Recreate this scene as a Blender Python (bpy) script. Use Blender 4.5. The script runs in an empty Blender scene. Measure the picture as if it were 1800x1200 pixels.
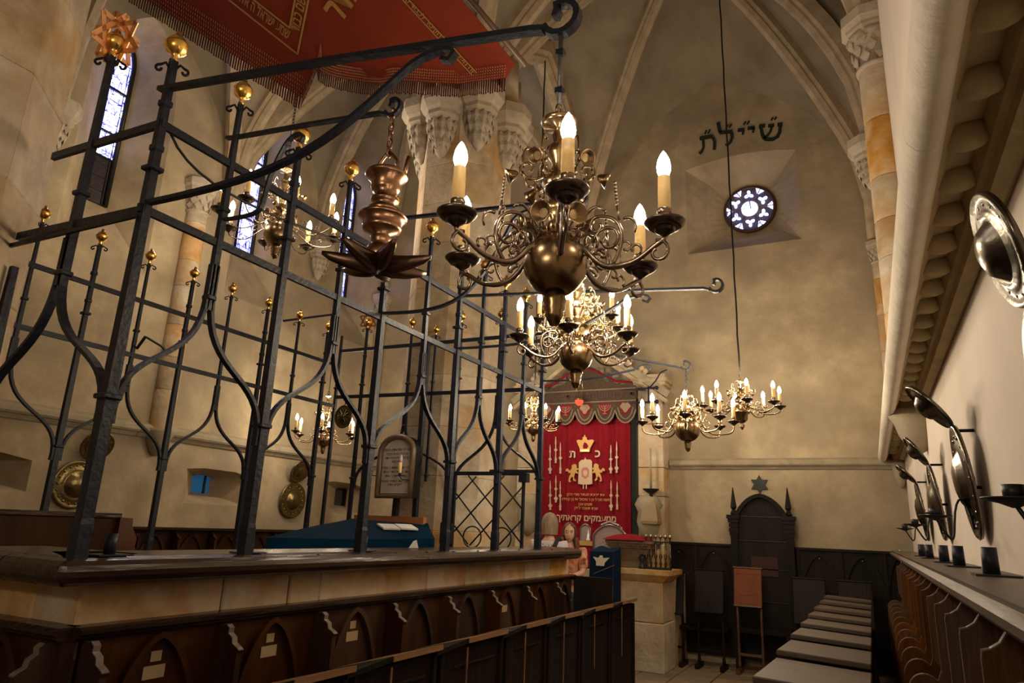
import bpy, bmesh, math, random
from mathutils import Vector, Matrix
random.seed(7)
PI = math.pi
S = bpy.context.scene
COL = S.collection

# ---------------------------------------------------------------- camera, light, exposure
F, YAW, PITCH, ROLL, EYE = 1207.4, .47683, .26401, .04117, 1.6
fw = Vector((-math.sin(YAW)*math.cos(PITCH), math.cos(YAW)*math.cos(PITCH), math.sin(PITCH)))
rt0 = Vector((math.cos(YAW), math.sin(YAW), 0)); up0 = rt0.cross(fw)
RT = rt0*math.cos(ROLL)+up0*math.sin(ROLL); UP = up0*math.cos(ROLL)-rt0*math.sin(ROLL)
cd = bpy.data.cameras.new('camera'); cam = bpy.data.objects.new('camera', cd); COL.objects.link(cam)
cd.sensor_width = 36; cd.lens = F/1800*36; cd.clip_start = .02
cam.matrix_world = Matrix(((RT.x, UP.x, -fw.x, 0), (RT.y, UP.y, -fw.y, 0), (RT.z, UP.z, -fw.z, EYE), (0, 0, 0, 1)))
S.camera = cam
S.view_settings.view_transform = 'Standard'; S.view_settings.look = 'None'
S.view_settings.gamma = 1; S.view_settings.use_curve_mapping = False
S.view_settings.exposure = 0.62
W = bpy.data.worlds.new('world'); S.world = W; W.use_nodes = True
W.node_tree.nodes['Background'].inputs[0].default_value = (.45, .6, 1, 1)
W.node_tree.nodes['Background'].inputs[1].default_value = 1.0
BULB_W = 7.0            # watts of one candle bulb
WARM = (1.0, .835, .60)

def point_light(loc, watts, name='bulb_light', r=.03, col=WARM, parent=None):
    l = bpy.data.lights.new(name, 'POINT'); l.energy = watts; l.color = col; l.shadow_soft_size = r
    o = bpy.data.objects.new(name, l); COL.objects.link(o); o.location = loc
    if parent: o.parent = parent
    return o

def at(px, py, ax, val):
    """world point on the plane ax = val that the photograph's pixel px, py sees (1800 x 1200)"""
    d = RT*((px-900)/F)+UP*((600-py)/F)+fw
    i = 'XYZ'.index(ax); o = Vector((0, 0, EYE))
    return o+d*((val-o[i])/d[i])

# ---------------------------------------------------------------- materials
MATS = {}
def mat(name, col, rough=.6, metal=0., col2=None, scale=6., bump=0., bscale=None, emit=None, estr=0., spec=.5, vary=0., detail=6., stretch=None, col3=None, s3=1.2, trans=0., alpha=1.):
    if name in MATS: return MATS[name]
    m = bpy.data.materials.new(name); m.use_nodes = True; MATS[name] = m
    nt = m.node_tree; N = nt.nodes; L = nt.links; b = N['Principled BSDF']
    b.inputs['Roughness'].default_value = rough; b.inputs['Metallic'].default_value = metal
    b.inputs['Specular IOR Level'].default_value = spec
    c4 = lambda c: (c[0], c[1], c[2], 1)
    tc = N.new('ShaderNodeTexCoord'); src = tc.outputs['Object']
    if stretch:
        mp = N.new('ShaderNodeMapping'); mp.inputs['Scale'].default_value = stretch
        L.new(src, mp.inputs[0]); src = mp.outputs[0]
    last = None
    if col2:
        n = N.new('ShaderNodeTexNoise'); n.inputs['Scale'].default_value = scale; n.inputs['Detail'].default_value = detail
        n.inputs['Roughness'].default_value = .62
        L.new(src, n.inputs['Vector'])
        r = N.new('ShaderNodeValToRGB'); r.color_ramp.elements[0].position = .33; r.color_ramp.elements[1].position = .68
        r.color_ramp.elements[0].color = c4(col); r.color_ramp.elements[1].color = c4(col2)
        L.new(n.outputs['Fac'], r.inputs[0]); last = r.outputs[0]
        if col3:
            n3 = N.new('ShaderNodeTexNoise'); n3.inputs['Scale'].default_value = s3; n3.inputs['Detail'].default_value = 3
            L.new(src, n3.inputs['Vector'])
            r3 = N.new('ShaderNodeValToRGB'); r3.color_ramp.elements[0].position = .48; r3.color_ramp.elements[1].position = .66
            L.new(n3.outputs['Fac'], r3.inputs[0])
            mx = N.new('ShaderNodeMix'); mx.data_type = 'RGBA'
            L.new(r3.outputs[0], mx.inputs[0]); L.new(last, mx.inputs[6]); mx.inputs[7].default_value = c4(col3); last = mx.outputs[2]
    if vary:
        oi = N.new('ShaderNodeObjectInfo'); hs = N.new('ShaderNodeHueSaturation')
        mr = N.new('ShaderNodeMapRange'); mr.inputs[3].default_value = 1-vary; mr.inputs[4].default_value = 1+vary
        L.new(oi.outputs['Random'], mr.inputs[0]); L.new(mr.outputs[0], hs.inputs['Value'])
        ms = N.new('ShaderNodeMath'); ms.operation = 'MULTIPLY'; ms.inputs[1].default_value = 7.13
        fr = N.new('ShaderNodeMath'); fr.operation = 'FRACT'
        L.new(oi.outputs['Random'], ms.inputs[0]); L.new(ms.outputs[0], fr.inputs[0])
        mr2 = N.new('ShaderNodeMapRange'); mr2.inputs[3].default_value = 1-vary*1.6; mr2.inputs[4].default_value = 1+vary*1.6
        L.new(fr.outputs[0], mr2.inputs[0]); L.new(mr2.outputs[0], hs.inputs['Saturation'])
        if last: L.new(last, hs.inputs['Color'])
        else: hs.inputs['Color'].default_value = c4(col)
        last = hs.outputs[0]
    if last: L.new(last, b.inputs['Base Color'])
    else: b.inputs['Base Color'].default_value = c4(col)
    if bump:
        nb = N.new('ShaderNodeTexNoise'); nb.inputs['Scale'].default_value = bscale or scale*3; nb.inputs['Detail'].default_value = 5
        L.new(src, nb.inputs['Vector'])
        bp = N.new('ShaderNodeBump'); bp.inputs['Strength'].default_value = bump; bp.inputs['Distance'].default_value = .02
        L.new(nb.outputs['Fac'], bp.inputs['Height']); L.new(bp.outputs[0], b.inputs['Normal'])
    if emit:
        b.inputs['Emission Color'].default_value = c4(emit); b.inputs['Emission Strength'].default_value = estr
    if trans: b.inputs['Transmission Weight'].default_value = trans
    if alpha < 1: b.inputs['Alpha'].default_value = alpha
    return m

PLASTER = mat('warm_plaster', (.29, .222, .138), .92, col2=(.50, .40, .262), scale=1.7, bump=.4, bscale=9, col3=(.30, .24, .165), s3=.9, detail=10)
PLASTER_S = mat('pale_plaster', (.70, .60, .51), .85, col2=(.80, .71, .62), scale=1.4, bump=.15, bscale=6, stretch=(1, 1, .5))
VAULT = mat('vault_plaster', (.20, .158, .108), .92, col2=(.31, .25, .175), scale=1.6, bump=.2, bscale=7)  # albedo lowered: dimness above the lamps is put into the plaster colour
STONE = mat('sandstone', (.38, .29, .19), .85, col2=(.60, .50, .37), scale=5, bump=.45, bscale=22, vary=.12, col3=(.46, .29, .14), s3=2.2)
STONE_G = mat('grey_sandstone', (.38, .315, .235), .85, col2=(.52, .44, .34), scale=6, bump=.35, bscale=25, vary=.06)
STONE_Y = mat('golden_sandstone', (.44, .20, .045), .8, col2=(.62, .40, .17), scale=5, bump=.4, bscale=20, vary=.12, col3=(.66, .52, .36), s3=3)
RIB = mat('rib_stone', (.33, .25, .16), .85, col2=(.48, .38, .26), scale=5, bump=.25, bscale=18)
CORN_S = mat('pale_cornice_stone', (.68, .59, .47), .8, col2=(.78, .70, .58), scale=6, bump=.3, bscale=25)  # paler copy of the stone, light on the roll put into its colour
CORN_D = mat('shaded_cornice_stone', (.36, .27, .14), .85, col2=(.48, .38, .22), scale=6, bump=.3, bscale=25)  # darker copy for the underside, its shade put into the colour
CORN = mat('cornice_stone', (.27, .225, .15), .85, col2=(.40, .335, .235), scale=4, bump=.2, bscale=18)
FLOOR = mat('worn_flagstone', (.20, .14, .09), .5, col2=(.27, .19, .12), scale=5, bump=.2, vary=.15)
WOOD = mat('dark_oak', (.020, .008, .0035), .5, spec=.14, col2=(.055, .021, .008), scale=5, bump=.25, bscale=30, stretch=(1, 1, .15), vary=.2)
WOOD_H = mat('dark_oak_rail', (.016, .008, .005), .26, spec=.4, col2=(.042, .021, .011), scale=7, bump=.3, bscale=26, stretch=(1, .12, 1), vary=.1)
WOOD_R = mat('reddish_oak', (.075, .024, .009), .42, col2=(.12, .042, .015), scale=6, bump=.25, bscale=30, stretch=(1, 1, .15), vary=.2)
WOOD_B = mat('black_oak', (.009, .006, .005), .5, spec=.12, col2=(.018, .012, .010), scale=6, bump=.25, bscale=30, stretch=(1, 1, .15), vary=.25)
WOOD_L = mat('worn_lit_edge_oak', (.15, .07, .03), .4, col2=(.30, .16, .075), scale=9, bump=.2, stretch=(1, .15, 1))  # lighter oak for worn lids, also paints the lit desk edges
WOOD_D = mat('grey_desk_oak', (.066, .043, .030), .5, spec=.3, col2=(.115, .080, .058), scale=6, bump=.2, bscale=30, stretch=(.2, 1, 1), vary=.12)
WOOD_C = mat('chestnut_leaf', (.13, .030, .008), .5, spec=.2, col2=(.19, .05, .014), scale=6, bump=.2)
IRON = mat('wrought_iron', (.009, .011, .019), .42, .0, spec=.28, col2=(.018, .021, .034), scale=14, bump=.2, bscale=40)
IRON_B = mat('bare_iron', (.16, .15, .15), .38, .7, col2=(.24, .23, .22), scale=12, bump=.15, bscale=40)
BLACK = mat('black_iron', (.015, .014, .014), .45, .3)
GOLD = mat('gilding', (.95, .60, .16), .24, 1., col2=(.85, .50, .12), scale=10)
STARGOLD = mat('star_gilding', (.80, .42, .20), .35, .85)
STEMB = mat('polished_stem_brass', (.52, .37, .19), .22, 1., col2=(.60, .44, .25), scale=9)
BRASS = mat('old_brass', (.25, .165, .085), .27, 1., col2=(.34, .235, .13), scale=8)
BRONZE = mat('dark_bronze', (.27, .205, .155), .26, 1., col2=(.36, .28, .21), scale=12)
PANM = mat('blackened_brass', (.12, .095, .075), .3, 1.)
YBRASS = mat('bright_brass', (.58, .46, .22), .22, 1.)
COPPER = mat('copper_bronze', (.30, .165, .10), .28, 1., col2=(.38, .215, .13), scale=9)
WAX = mat('wax_candle', (.82, .58, .26), .5, col2=(.78, .52, .21), scale=4, emit=(.9, .5, .15), estr=.12)
BULB = mat('candle_bulb', (1, .95, .85), .2, emit=(1, .88, .70), estr=16)
REDV = mat('red_velvet', (.16, .003, .010), .9, spec=.2, col2=(.22, .006, .014), scale=14)
REDF = mat('rust_red_cloth', (.21, .030, .013), .85, spec=.2, col2=(.26, .040, .017), scale=3)
REDFRINGE = mat('dark_red_fringe', (.07, .008, .006), .9, spec=.2)
KNOT = mat('knotted_fringe_heading', (.40, .15, .085), .8)
TASSEL = mat('pale_fringe', (.26, .13, .095), .8)
GOLDTHREAD = mat('gold_thread', (.50, .285, .08), .55, .2)
PALETHREAD = mat('silver_gilt_thread', (.50, .37, .25), .55, .15)
VALB = mat('valance_brocade', (.050, .033, .022), .85, spec=.1, col2=(.085, .060, .042), scale=30)
DCOPPER = mat('dark_copper', (.10, .062, .045), .33, 1., col2=(.16, .10, .07), scale=9)
BLUE = mat('petrol_blue_velvet', (.001, .014, .034), .95, spec=.05, col2=(.002, .021, .050), scale=5)
NAVY = mat('navy_cloth', (.004, .014, .036), .9, spec=.1)
PAPER = mat('paper', (.62, .54, .45), .8, col2=(.54, .46, .37), scale=9)
INK = mat('ink', (.06, .045, .04), .8)
WHITE = mat('white_paper', (.75, .72, .70), .7)
SILVER = mat('silver', (.36, .33, .31), .3, .9, col2=(.28, .25, .23), scale=20)
PEWTER = mat('pewter_plate', (.13, .115, .095), .25, 1., col2=(.19, .17, .14), scale=6, bump=.15, bscale=20)
OLDPLATE = mat('olive_brass_plate', (.17, .13, .055), .3, 1., col2=(.24, .19, .085), scale=8, bump=.2, bscale=25)
SKIN = mat('skin', (.62, .36, .26), .55)
HAIRG = mat('ash_blond_hair', (.22, .14, .085), .6, col2=(.36, .26, .18), scale=9, stretch=(6, 6, .5))
HAIRR = mat('auburn_hair', (.10, .022, .012), .5, col2=(.17, .045, .022), scale=12, stretch=(6, 6, .5))
SHIRT = mat('white_dotted_cotton', (.62, .58, .66), .85)
STRAP = mat('black_webbing', (.02, .02, .025), .7)
FLORAL = mat('orange_floral_cloth', (.55, .12, .03), .8, col2=(.68, .46, .33), scale=16, col3=(.16, .04, .02), s3=12)
JEANS = mat('dark_denim', (.03, .04, .07), .85)
REDGLASS = mat('ruby_glass', (.8, .02, .02), .1, emit=(1, .05, .02), estr=1.6)

# ---------------------------------------------------------------- mesh builder
def frames(pts, up=None, closed=False):
    n = len(pts); out = []
    T = []
    for i in range(n):
        if closed: d = pts[(i+1) % n]-pts[i-1]
        else: d = pts[min(i+1, n-1)]-pts[max(i-1, 0)]
        T.append(d.normalized() if d.length > 1e-9 else Vector((0, 0, 1)))
    if up is None:
        a = Vector((0, 0, 1)) if abs(T[0].z) < .9 else Vector((1, 0, 0))
        x = T[0].cross(a).normalized()
        for i in range(n):
            x = (x-T[i]*x.dot(T[i]))
            x = x.normalized() if x.length > 1e-6 else T[i].orthogonal().normalized()
            out.append((x, T[i].cross(x)))
    else:
        u = Vector(up)
        for i in range(n):
            x = T[i].cross(u)
            x = x.normalized() if x.length > 1e-6 else T[i].orthogonal().normalized()
            out.append((x, x.cross(T[i])))
    return out

class MB:
    def __init__(s): s.v = []; s.f = []; s.sm = []
    def add(s, vs, fs, smooth=False):
        o = len(s.v); s.v += [Vector(p) for p in vs]
        s.f += [tuple(i+o for i in f) for f in fs]; s.sm += [smooth]*len(fs)
        return s
    def merge(s, o, M=None):
        return s.add([(M @ p if M else p) for p in o.v], o.f) if not o.f else s._m(o, M)
    def _m(s, o, M):
        k = len(s.v); s.v += [(M @ p if M else p.copy()) for p in o.v]
        s.f += [tuple(i+k for i in f) for f in o.f]; s.sm += o.sm; return s
    def box(s, c, d, M=None, ch=0.):
        x, y, z = d[0]/2, d[1]/2, d[2]/2; c = Vector(c)
        if ch <= 0:
            P = [Vector((a*x, b*y, e*z)) for e in (-1, 1) for a, b in ((-1, -1), (1, -1), (1, 1), (-1, 1))]
            fs = [(3, 2, 1, 0), (4, 5, 6, 7), (0, 1, 5, 4), (1, 2, 6, 5), (2, 3, 7, 6), (3, 0, 4, 7)]
        else:   # chamfered on every edge
            bm = bmesh.new(); bmesh.ops.create_cube(bm, size=1)
            for v in bm.verts: v.co = Vector((v.co.x*d[0], v.co.y*d[1], v.co.z*d[2]))
            bmesh.ops.bevel(bm, geom=bm.edges[:], offset=ch, segments=1, affect='EDGES')
            bm.verts.index_update(); P = [v.co.copy() for v in bm.verts]; fs = [tuple(v.index for v in f.verts) for f in bm.faces]; bm.free()
        return s.add([(M @ p if M else p)+c for p in P], fs)
    def rng(s, a, b, ch=0.):
        a, b = Vector(a), Vector(b)
        return s.box((a+b)/2, [abs(q) for q in (b-a)], None, ch)
    def hexa(s, P):
        return s.add(P, [(3, 2, 1, 0), (4, 5, 6, 7), (0, 1, 5, 4), (1, 2, 6, 5), (2, 3, 7, 6), (3, 0, 4, 7)])
    def tube(s, pts, r, n=8, up=None, closed=False, phase=0., smooth=True):
        pts = [Vector(p) for p in pts]; fr = frames(pts, up, closed); k = len(pts); vs = []
        for i, p in enumerate(pts):
            rr = r[i] if isinstance(r, (list, tuple)) else r
            x, y = fr[i]
            for j in range(n):
                a = 2*PI*j/n+phase; vs.append(p+x*(rr*math.cos(a))+y*(rr*math.sin(a)))
        fs = []
        for i in range(k if closed else k-1):
            i2 = (i+1) % k
            for j in range(n):
                fs.append((i*n+j, i*n+(j+1) % n, i2*n+(j+1) % n, i2*n+j))
        s.add(vs, fs, smooth)
        if not closed:
            o = len(s.v)-k*n
            s.f += [tuple(o+j for j in range(n-1, -1, -1)), tuple(o+(k-1)*n+j for j in range(n))]; s.sm += [False]*2
        return s
    def bar(s, pts, w, h, up=(0, 0, 1)):
        """rectangular bar: w across, h along up"""
        pts = [Vector(p) for p in pts]; fr = frames(pts, up); vs = []; k = len(pts)
        for i, p in enumerate(pts):
            x, y = fr[i]
            ww = w[i] if isinstance(w, (list, tuple)) else w
            hh = h[i] if isinstance(h, (list, tuple)) else h
            vs += [p+x*a*ww/2+y*b*hh/2 for a, b in ((-1, -1), (1, -1), (1, 1), (-1, 1))]
        fs = [(i*4+j, i*4+(j+1) % 4, i*4+4+(j+1) % 4, i*4+4+j) for i in range(k-1) for j in range(4)]
        fs += [(3, 2, 1, 0), tuple(k*4-4+j for j in range(4))]
        return s.add(vs, fs)
    def lathe(s, prof, n=16, o=(0, 0, 0), M=None, smooth=True, sweep=1.):
        o = Vector(o); vs = []; m = n if sweep >= 1 else n+1
        for r, z in prof:
            for j in range(m):
                a = 2*PI*sweep*j/n; p = Vector((r*math.cos(a), r*math.sin(a), z)); vs.append((M @ p if M else p)+o)
        fs = [(i*m+j, i*m+(j+1) % m, (i+1)*m+(j+1) % m, (i+1)*m+j) for i in range(len(prof)-1) for j in range(n)]
        s.add(vs, fs, smooth)
        k = len(s.v)-len(vs)
        if prof[0][0] > 1e-5 and sweep >= 1: s.f.append(tuple(k+j for j in range(n-1, -1, -1))); s.sm.append(False)
        if prof[-1][0] > 1e-5 and sweep >= 1: s.f.append(tuple(k+(len(prof)-1)*n+j for j in range(n))); s.sm.append(False)
        return s
    def sphere(s, c, r, n=12, m=8, sc=(1, 1, 1)):
        P = [(max(1e-6, math.sin(PI*i/m)), -math.cos(PI*i/m)) for i in range(m+1)]
        return s.lathe(P, n, c, Matrix.Diagonal((r*sc[0], r*sc[1], r*sc[2])))
    def prism(s, poly, M, d):
        """extrude the 2D outline poly (x, y) by d along local z, placed by the 4x4 matrix M"""
        n = len(poly)
        A = sum(poly[i][0]*poly[(i+1) % n][1]-poly[(i+1) % n][0]*poly[i][1] for i in range(n))
        if A < 0: poly = poly[::-1]
        vs = [M @ Vector((x, y, 0)) for x, y in poly]+[M @ Vector((x, y, d)) for x, y in poly]
        fs = [tuple(range(n-1, -1, -1)), tuple(range(n, 2*n))]+[(i, (i+1) % n, n+(i+1) % n, n+i) for i in range(n)]
        return s.add(vs, fs)
    def grid(s, nu, nv, fn, smooth=True, flip=False):
        vs = [fn(i/nu, j/nv) for j in range(nv+1) for i in range(nu+1)]; w = nu+1
        fs = [(j*w+i, j*w+i+1, (j+1)*w+i+1, (j+1)*w+i) for j in range(nv) for i in range(nu)]
        if flip: fs = [f[::-1] for f in fs]
        return s.add(vs, fs, smooth)
    def loft(s, rings, closed=True, smooth=False, caps=False):
        n = len(rings[0]); vs = [p for r in rings for p in r]
        m = n if closed else n-1
        fs = [(i*n+j, i*n+(j+1) % n, (i+1)*n+(j+1) % n, (i+1)*n+j) for i in range(len(rings)-1) for j in range(m)]
        s.add(vs, fs, smooth)
        if caps:
            k = len(s.v)-len(vs)
            s.f += [tuple(k+j for j in range(n-1, -1, -1)), tuple(k+(len(rings)-1)*n+j for j in range(n))]; s.sm += [False]*2
        return s
    def build(s, name, m, parent=None, label=None):
        me = bpy.data.meshes.new(name)
        o0 = org(parent)
        me.from_pydata([tuple(p-o0) for p in s.v], [], s.f)
        me.polygons.foreach_set('use_smooth', s.sm)
        me.materials.append(m); me.update()
        o = bpy.data.objects.new(name, me); COL.objects.link(o)
        if parent is not None: o.parent = parent; ORG[o.name] = o0
        if label: o['label'] = label
        return o

ORG = {}
def org(o):
    if o is None: return Vector((0, 0, 0))
    return ORG.get(o.name, Vector((0, 0, 0)))
def tag(o, label=None, cat=None, group=None, kind=None):
    if label: o['label'] = label
    if cat: o['category'] = cat
    if group: o['group'] = group
    if kind: o['kind'] = kind
    return o
def thing(name, label, cat, loc=(0, 0, 0), group=None):
    o = bpy.data.objects.new(name, None); COL.objects.link(o); o.empty_display_size = .1
    o.location = loc; ORG[o.name] = Vector(loc)
    return tag(o, label, cat, group)
def struct(name, loc=(0, 0, 0)):
    o = bpy.data.objects.new(name, None); COL.objects.link(o); o.location = loc; ORG[o.name] = Vector(loc); o['kind'] = 'structure'
    return o
def whole(mb, name, m, loc, label, cat, group=None):
    """a thing that is one mesh, its origin at loc"""
    ORG['_tmp'] = Vector(loc)
    me = bpy.data.meshes.new(name); me.from_pydata([tuple(p-Vector(loc)) for p in mb.v], [], mb.f)
    me.polygons.foreach_set('use_smooth', mb.sm); me.materials.append(m); me.update()
    o = bpy.data.objects.new(name, me); COL.objects.link(o); o.location = loc; ORG[o.name] = Vector(loc)
    return tag(o, label, cat, group)
def copy_tree(o, parent=None):
    c = o.copy(); COL.objects.link(c); c.parent = parent
    for ch in list(o.children): copy_tree(ch, c)
    return c
def bez(p0, p1, p2, p3, n=10):
    p0, p1, p2, p3 = (Vector(p) for p in (p0, p1, p2, p3))
    return [p0*(1-t)**3+p1*3*t*(1-t)**2+p2*3*t*t*(1-t)+p3*t**3 for t in (i/n for i in range(n+1))]
def spiral(c, r0, r1, a0, a1, n, ex, ez):
    """flat spiral round c from radius r0 to r1"""
    return [Vector(c)+Vector(ex)*(math.cos(a0+(a1-a0)*i/n)*(r0+(r1-r0)*i/n))+Vector(ez)*(math.sin(a0+(a1-a0)*i/n)*(r0+(r1-r0)*i/n)) for i in range(n+1)]
def frame(o, ex, ey):
    ex = Vector(ex).normalized(); ey = Vector(ey); ey = (ey-ex*ey.dot(ex)).normalized(); ez = ex.cross(ey)
    return Matrix(((ex.x, ey.x, ez.x, o[0]), (ex.y, ey.y, ez.y, o[1]), (ex.z, ey.z, ez.z, o[2]), (0, 0, 0, 1)))
_fonts = {}
def text(txt, M, h, m, parent, name='lettering', depth=.002, bold=0., spacing=1.0):
    """flat lettering as a mesh: txt in left-to-right order, M places its centre line, h is the letter height"""
    cu = bpy.data.curves.new('lettering', 'FONT'); cu.body = txt; cu.size = 1; cu.align_x = 'CENTER'; cu.extrude = 0; cu.offset = bold; cu.space_character = spacing; cu.resolution_u = 2
    o = bpy.data.objects.new('lettering_source', cu); COL.objects.link(o)
    bpy.context.view_layer.update()
    me = bpy.data.meshes.new_from_object(o.evaluated_get(bpy.context.evaluated_depsgraph_get()))
    bpy.data.objects.remove(o); bpy.data.curves.remove(cu)
    me.transform(Matrix.Scale(h/.62, 4)); me.transform(M)
    o0 = org(parent); me.transform(Matrix.Translation(-o0)); me.materials.clear(); me.materials.append(m); me.name = name
    r = bpy.data.objects.new(name, me); COL.objects.link(r); r.parent = parent; ORG[r.name] = o0
    return r
def star_poly(r, r2=None):
    r2 = r2 or r/math.sqrt(3)
    return [((r if i % 2 == 0 else r2)*math.sin(PI*i/6), (r if i % 2 == 0 else r2)*math.cos(PI*i/6)) for i in range(12)]
# ---------------------------------------------------------------- the room
XW, XE, XM = -8.0, .45, -3.9          # north wall, south wall, line of the two pillars
Y0, Y1, Y2, YE = -3.75, 1.25, 6.25, 10.0
ZS, ZH, DOME = 6.05, 2.65, 1.0
def prof(u): u = min(1, abs(u)); return math.sqrt(max(0, 4-(1+u)**2))/math.sqrt(3)
def vault_z(x, y, bx, by, outer):
    u = (x-(bx[0]+bx[1])/2)/((bx[1]-bx[0])/2); v = (y-(by[0]+by[1])/2)/((by[1]-by[0])/2)
    z = ZS+ZH*max(prof(u), prof(v))
    if u*outer > 0 and abs(v) < abs(u):
        sft = abs(v)/abs(u); z = ZS+ZH*prof(u)+min(ZH*(prof(v)-prof(u)), 2.2*abs(u)*prof(2*sft-1))
        z = max(z, ZS+ZH*prof(u))
    return z+DOME*(1-u*u)*(1-v*v)
vault = struct('ceiling')
ribs = []
for bi, (bx, outer) in enumerate((((XW, XM), -1), ((XM, XE), 1))):
    for by in ((Y0, Y1), (Y1, Y2), (Y2, YE)):
        mb = MB()
        mb.grid(44, 44, lambda a, b: Vector((bx[0]+(bx[1]-bx[0])*a, by[0]+(by[1]-by[0])*b, vault_z(bx[0]+(bx[1]-bx[0])*a, by[0]+(by[1]-by[0])*b, bx, by, outer))), True, True)
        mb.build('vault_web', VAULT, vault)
        if by[0] < 0: continue
        cx, cy, hx, hy = (bx[0]+bx[1])/2, (by[0]+by[1])/2, (bx[1]-bx[0])/2, (by[1]-by[0])/2
        for sx in (-1, 1):
            for sy in (-1, 1):
                ribs.append([(cx+sx*hx*(1-t), cy+sy*hy*(1-t), ZS+ZH*prof(1-t)-.07+DOME*(1-(1-t)**2)**2) for t in (i/14 for i in range(15))])
        ribs.append([(cx+outer*hx*(1-t), cy, ZS+ZH*prof(1-t)-.07+DOME*(1-(1-t)**2)) for t in (i/14 for i in range(15))])
        if by[1] < YE: ribs.append([(cx+hx*(2*t-1), by[1], ZS+ZH*prof(2*t-1)-.07) for t in (i/20 for i in range(21))])
for by in ((Y1, Y2), (Y2, YE)):
    cy, hy = (by[0]+by[1])/2, (by[1]-by[0])/2
    ribs.append([(XM, cy+hy*(2*t-1), ZS+ZH*prof(2*t-1)-.1) for t in (i/20 for i in range(21))])
def rib_bar(mb, pts, w, h):
    pts = [Vector(p) for p in pts]; fr = frames(pts, (0, 0, 1))
    sec = [(-.5, .5), (-.5, -.05), (-.34, -.18), (-.34, -.3), (-.16, -.5), (.16, -.5), (.34, -.3), (.34, -.18), (.5, -.05), (.5, .5)]
    mb.loft([[p+fr[i][0]*a*w+fr[i][1]*b*h for a, b in sec] for i, p in enumerate(pts)], True, False, True)
for p in ribs:
    mb = MB(); big = abs(p[0][0]-XM) < .01 and abs(p[-1][0]-XM) < .01
    rib_bar(mb, p, .34 if big else .22, .34 if big else .26); mb.build('rib', RIB, vault)

def wall_face(outline, holes, to3, mname, m, parent):
    bm = bmesh.new(); edges = []
    for loop in [outline]+holes:
        vs = [bm.verts.new(to3(*p)) for p in loop]
        edges += [bm.edges.new((vs[i], vs[(i+1) % len(vs)])) for i in range(len(vs))]
    bmesh.ops.triangle_fill(bm, use_beauty=True, use_dissolve=False, edges=edges)
    bm.verts.index_update(); mb = MB()
    mb.add([v.co.copy() for v in bm.verts], [tuple(v.index for v in f.verts) for f in bm.faces]); bm.free()
    return mb.build(mname, m, parent)
def lancet(c, w, z0, z1, n=8, k=1.25):
    """pointed outline from sill z0 to apex z1"""
    h = w*k/1.0; zs = z1-h/1.0*.8; P = [(c-w/2, z0), (c+w/2, z0)]
    for i in range(n+1):
        t = i/n; P.append((c+w/2*(1-t**1.6) if i < n else c, zs+(z1-zs)*math.sin(t*PI/2)))
    for i in range(n-1, -1, -1):
        t = i/n; P.append((c-w/2*(1-t**1.6), zs+(z1-zs)*math.sin(t*PI/2)))
    return P
# floor: flagstones where the photograph shows them, one slab for the rest
fl = struct('floor')
MB().rng((XW-.5, Y0-.3, -.1), (XE+.5, YE+.4, -.012)).build('floor_bed', FLOOR, fl)
for i in range(8):
    for j in range(7):
        x0 = -3.0+i*.42; y0 = 7.3+j*.38+(.1 if i % 2 else 0)
        if y0 > 9.7: continue
        MB().box((x0+.2, y0+.18, -.006+random.uniform(-.002, .003)), (.405, .365, .02), None, .004).build('flagstone', FLOOR, fl)
# ---- north wall with lancets and squints
wn = struct('wall_north')
WINS = [(4.62, .34, 5.36, 7.72), (7.0, .34, 5.5, 7.95), (9.25, .34, 5.5, 7.95), (.6, .34, 5.4, 7.9), (2.3, .34, 5.4, 7.8)]
NICH = [(3.75, 1.2, 1.80, 2.12, 3.85), (6.82, 1.08, 1.78, 2.18, 6.93), (9.45, 1.02, 1.74, 2.2, 9.95)]
holes = []; lofts = MB()
for c, w, z0, z1 in WINS:
    o = lancet(c, 1.15, z0-.82, z1+.28); holes.append(o)
    inn = lancet(c, w, z0, z1)
    lofts.loft([[Vector((XW, y, z)) for y, z in o], [Vector((XW-.45, y, z)) for y, z in inn]])
for c, w, z0, z1, ci in NICH:
    o = [(c-w/2, z0-.04), (c+w/2, z0-.04), (c+w/2, z1-.03), (c+w/4, z1+.02), (c-w/4, z1+.03), (c-w/2, z1)]; holes.append(o)
    i_ = [(ci-.14, z0+.12), (ci+.14, z0+.12), (ci+.14, z1-.06), (ci+.07, z1-.04), (ci-.07, z1-.04), (ci-.14, z1-.06)]
    lofts.loft([[Vector((XW, y, z)) for y, z in o], [Vector((XW-.5, y, z)) for y, z in i_]])
wall_face([(Y0, -.1), (YE, -.1), (YE, 9), (Y0, 9)], holes, lambda y, z: Vector((XW, y, z)), 'wall_face', PLASTER, wn)
lofts.build('splayed_reveals', PLASTER, wn)
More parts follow.
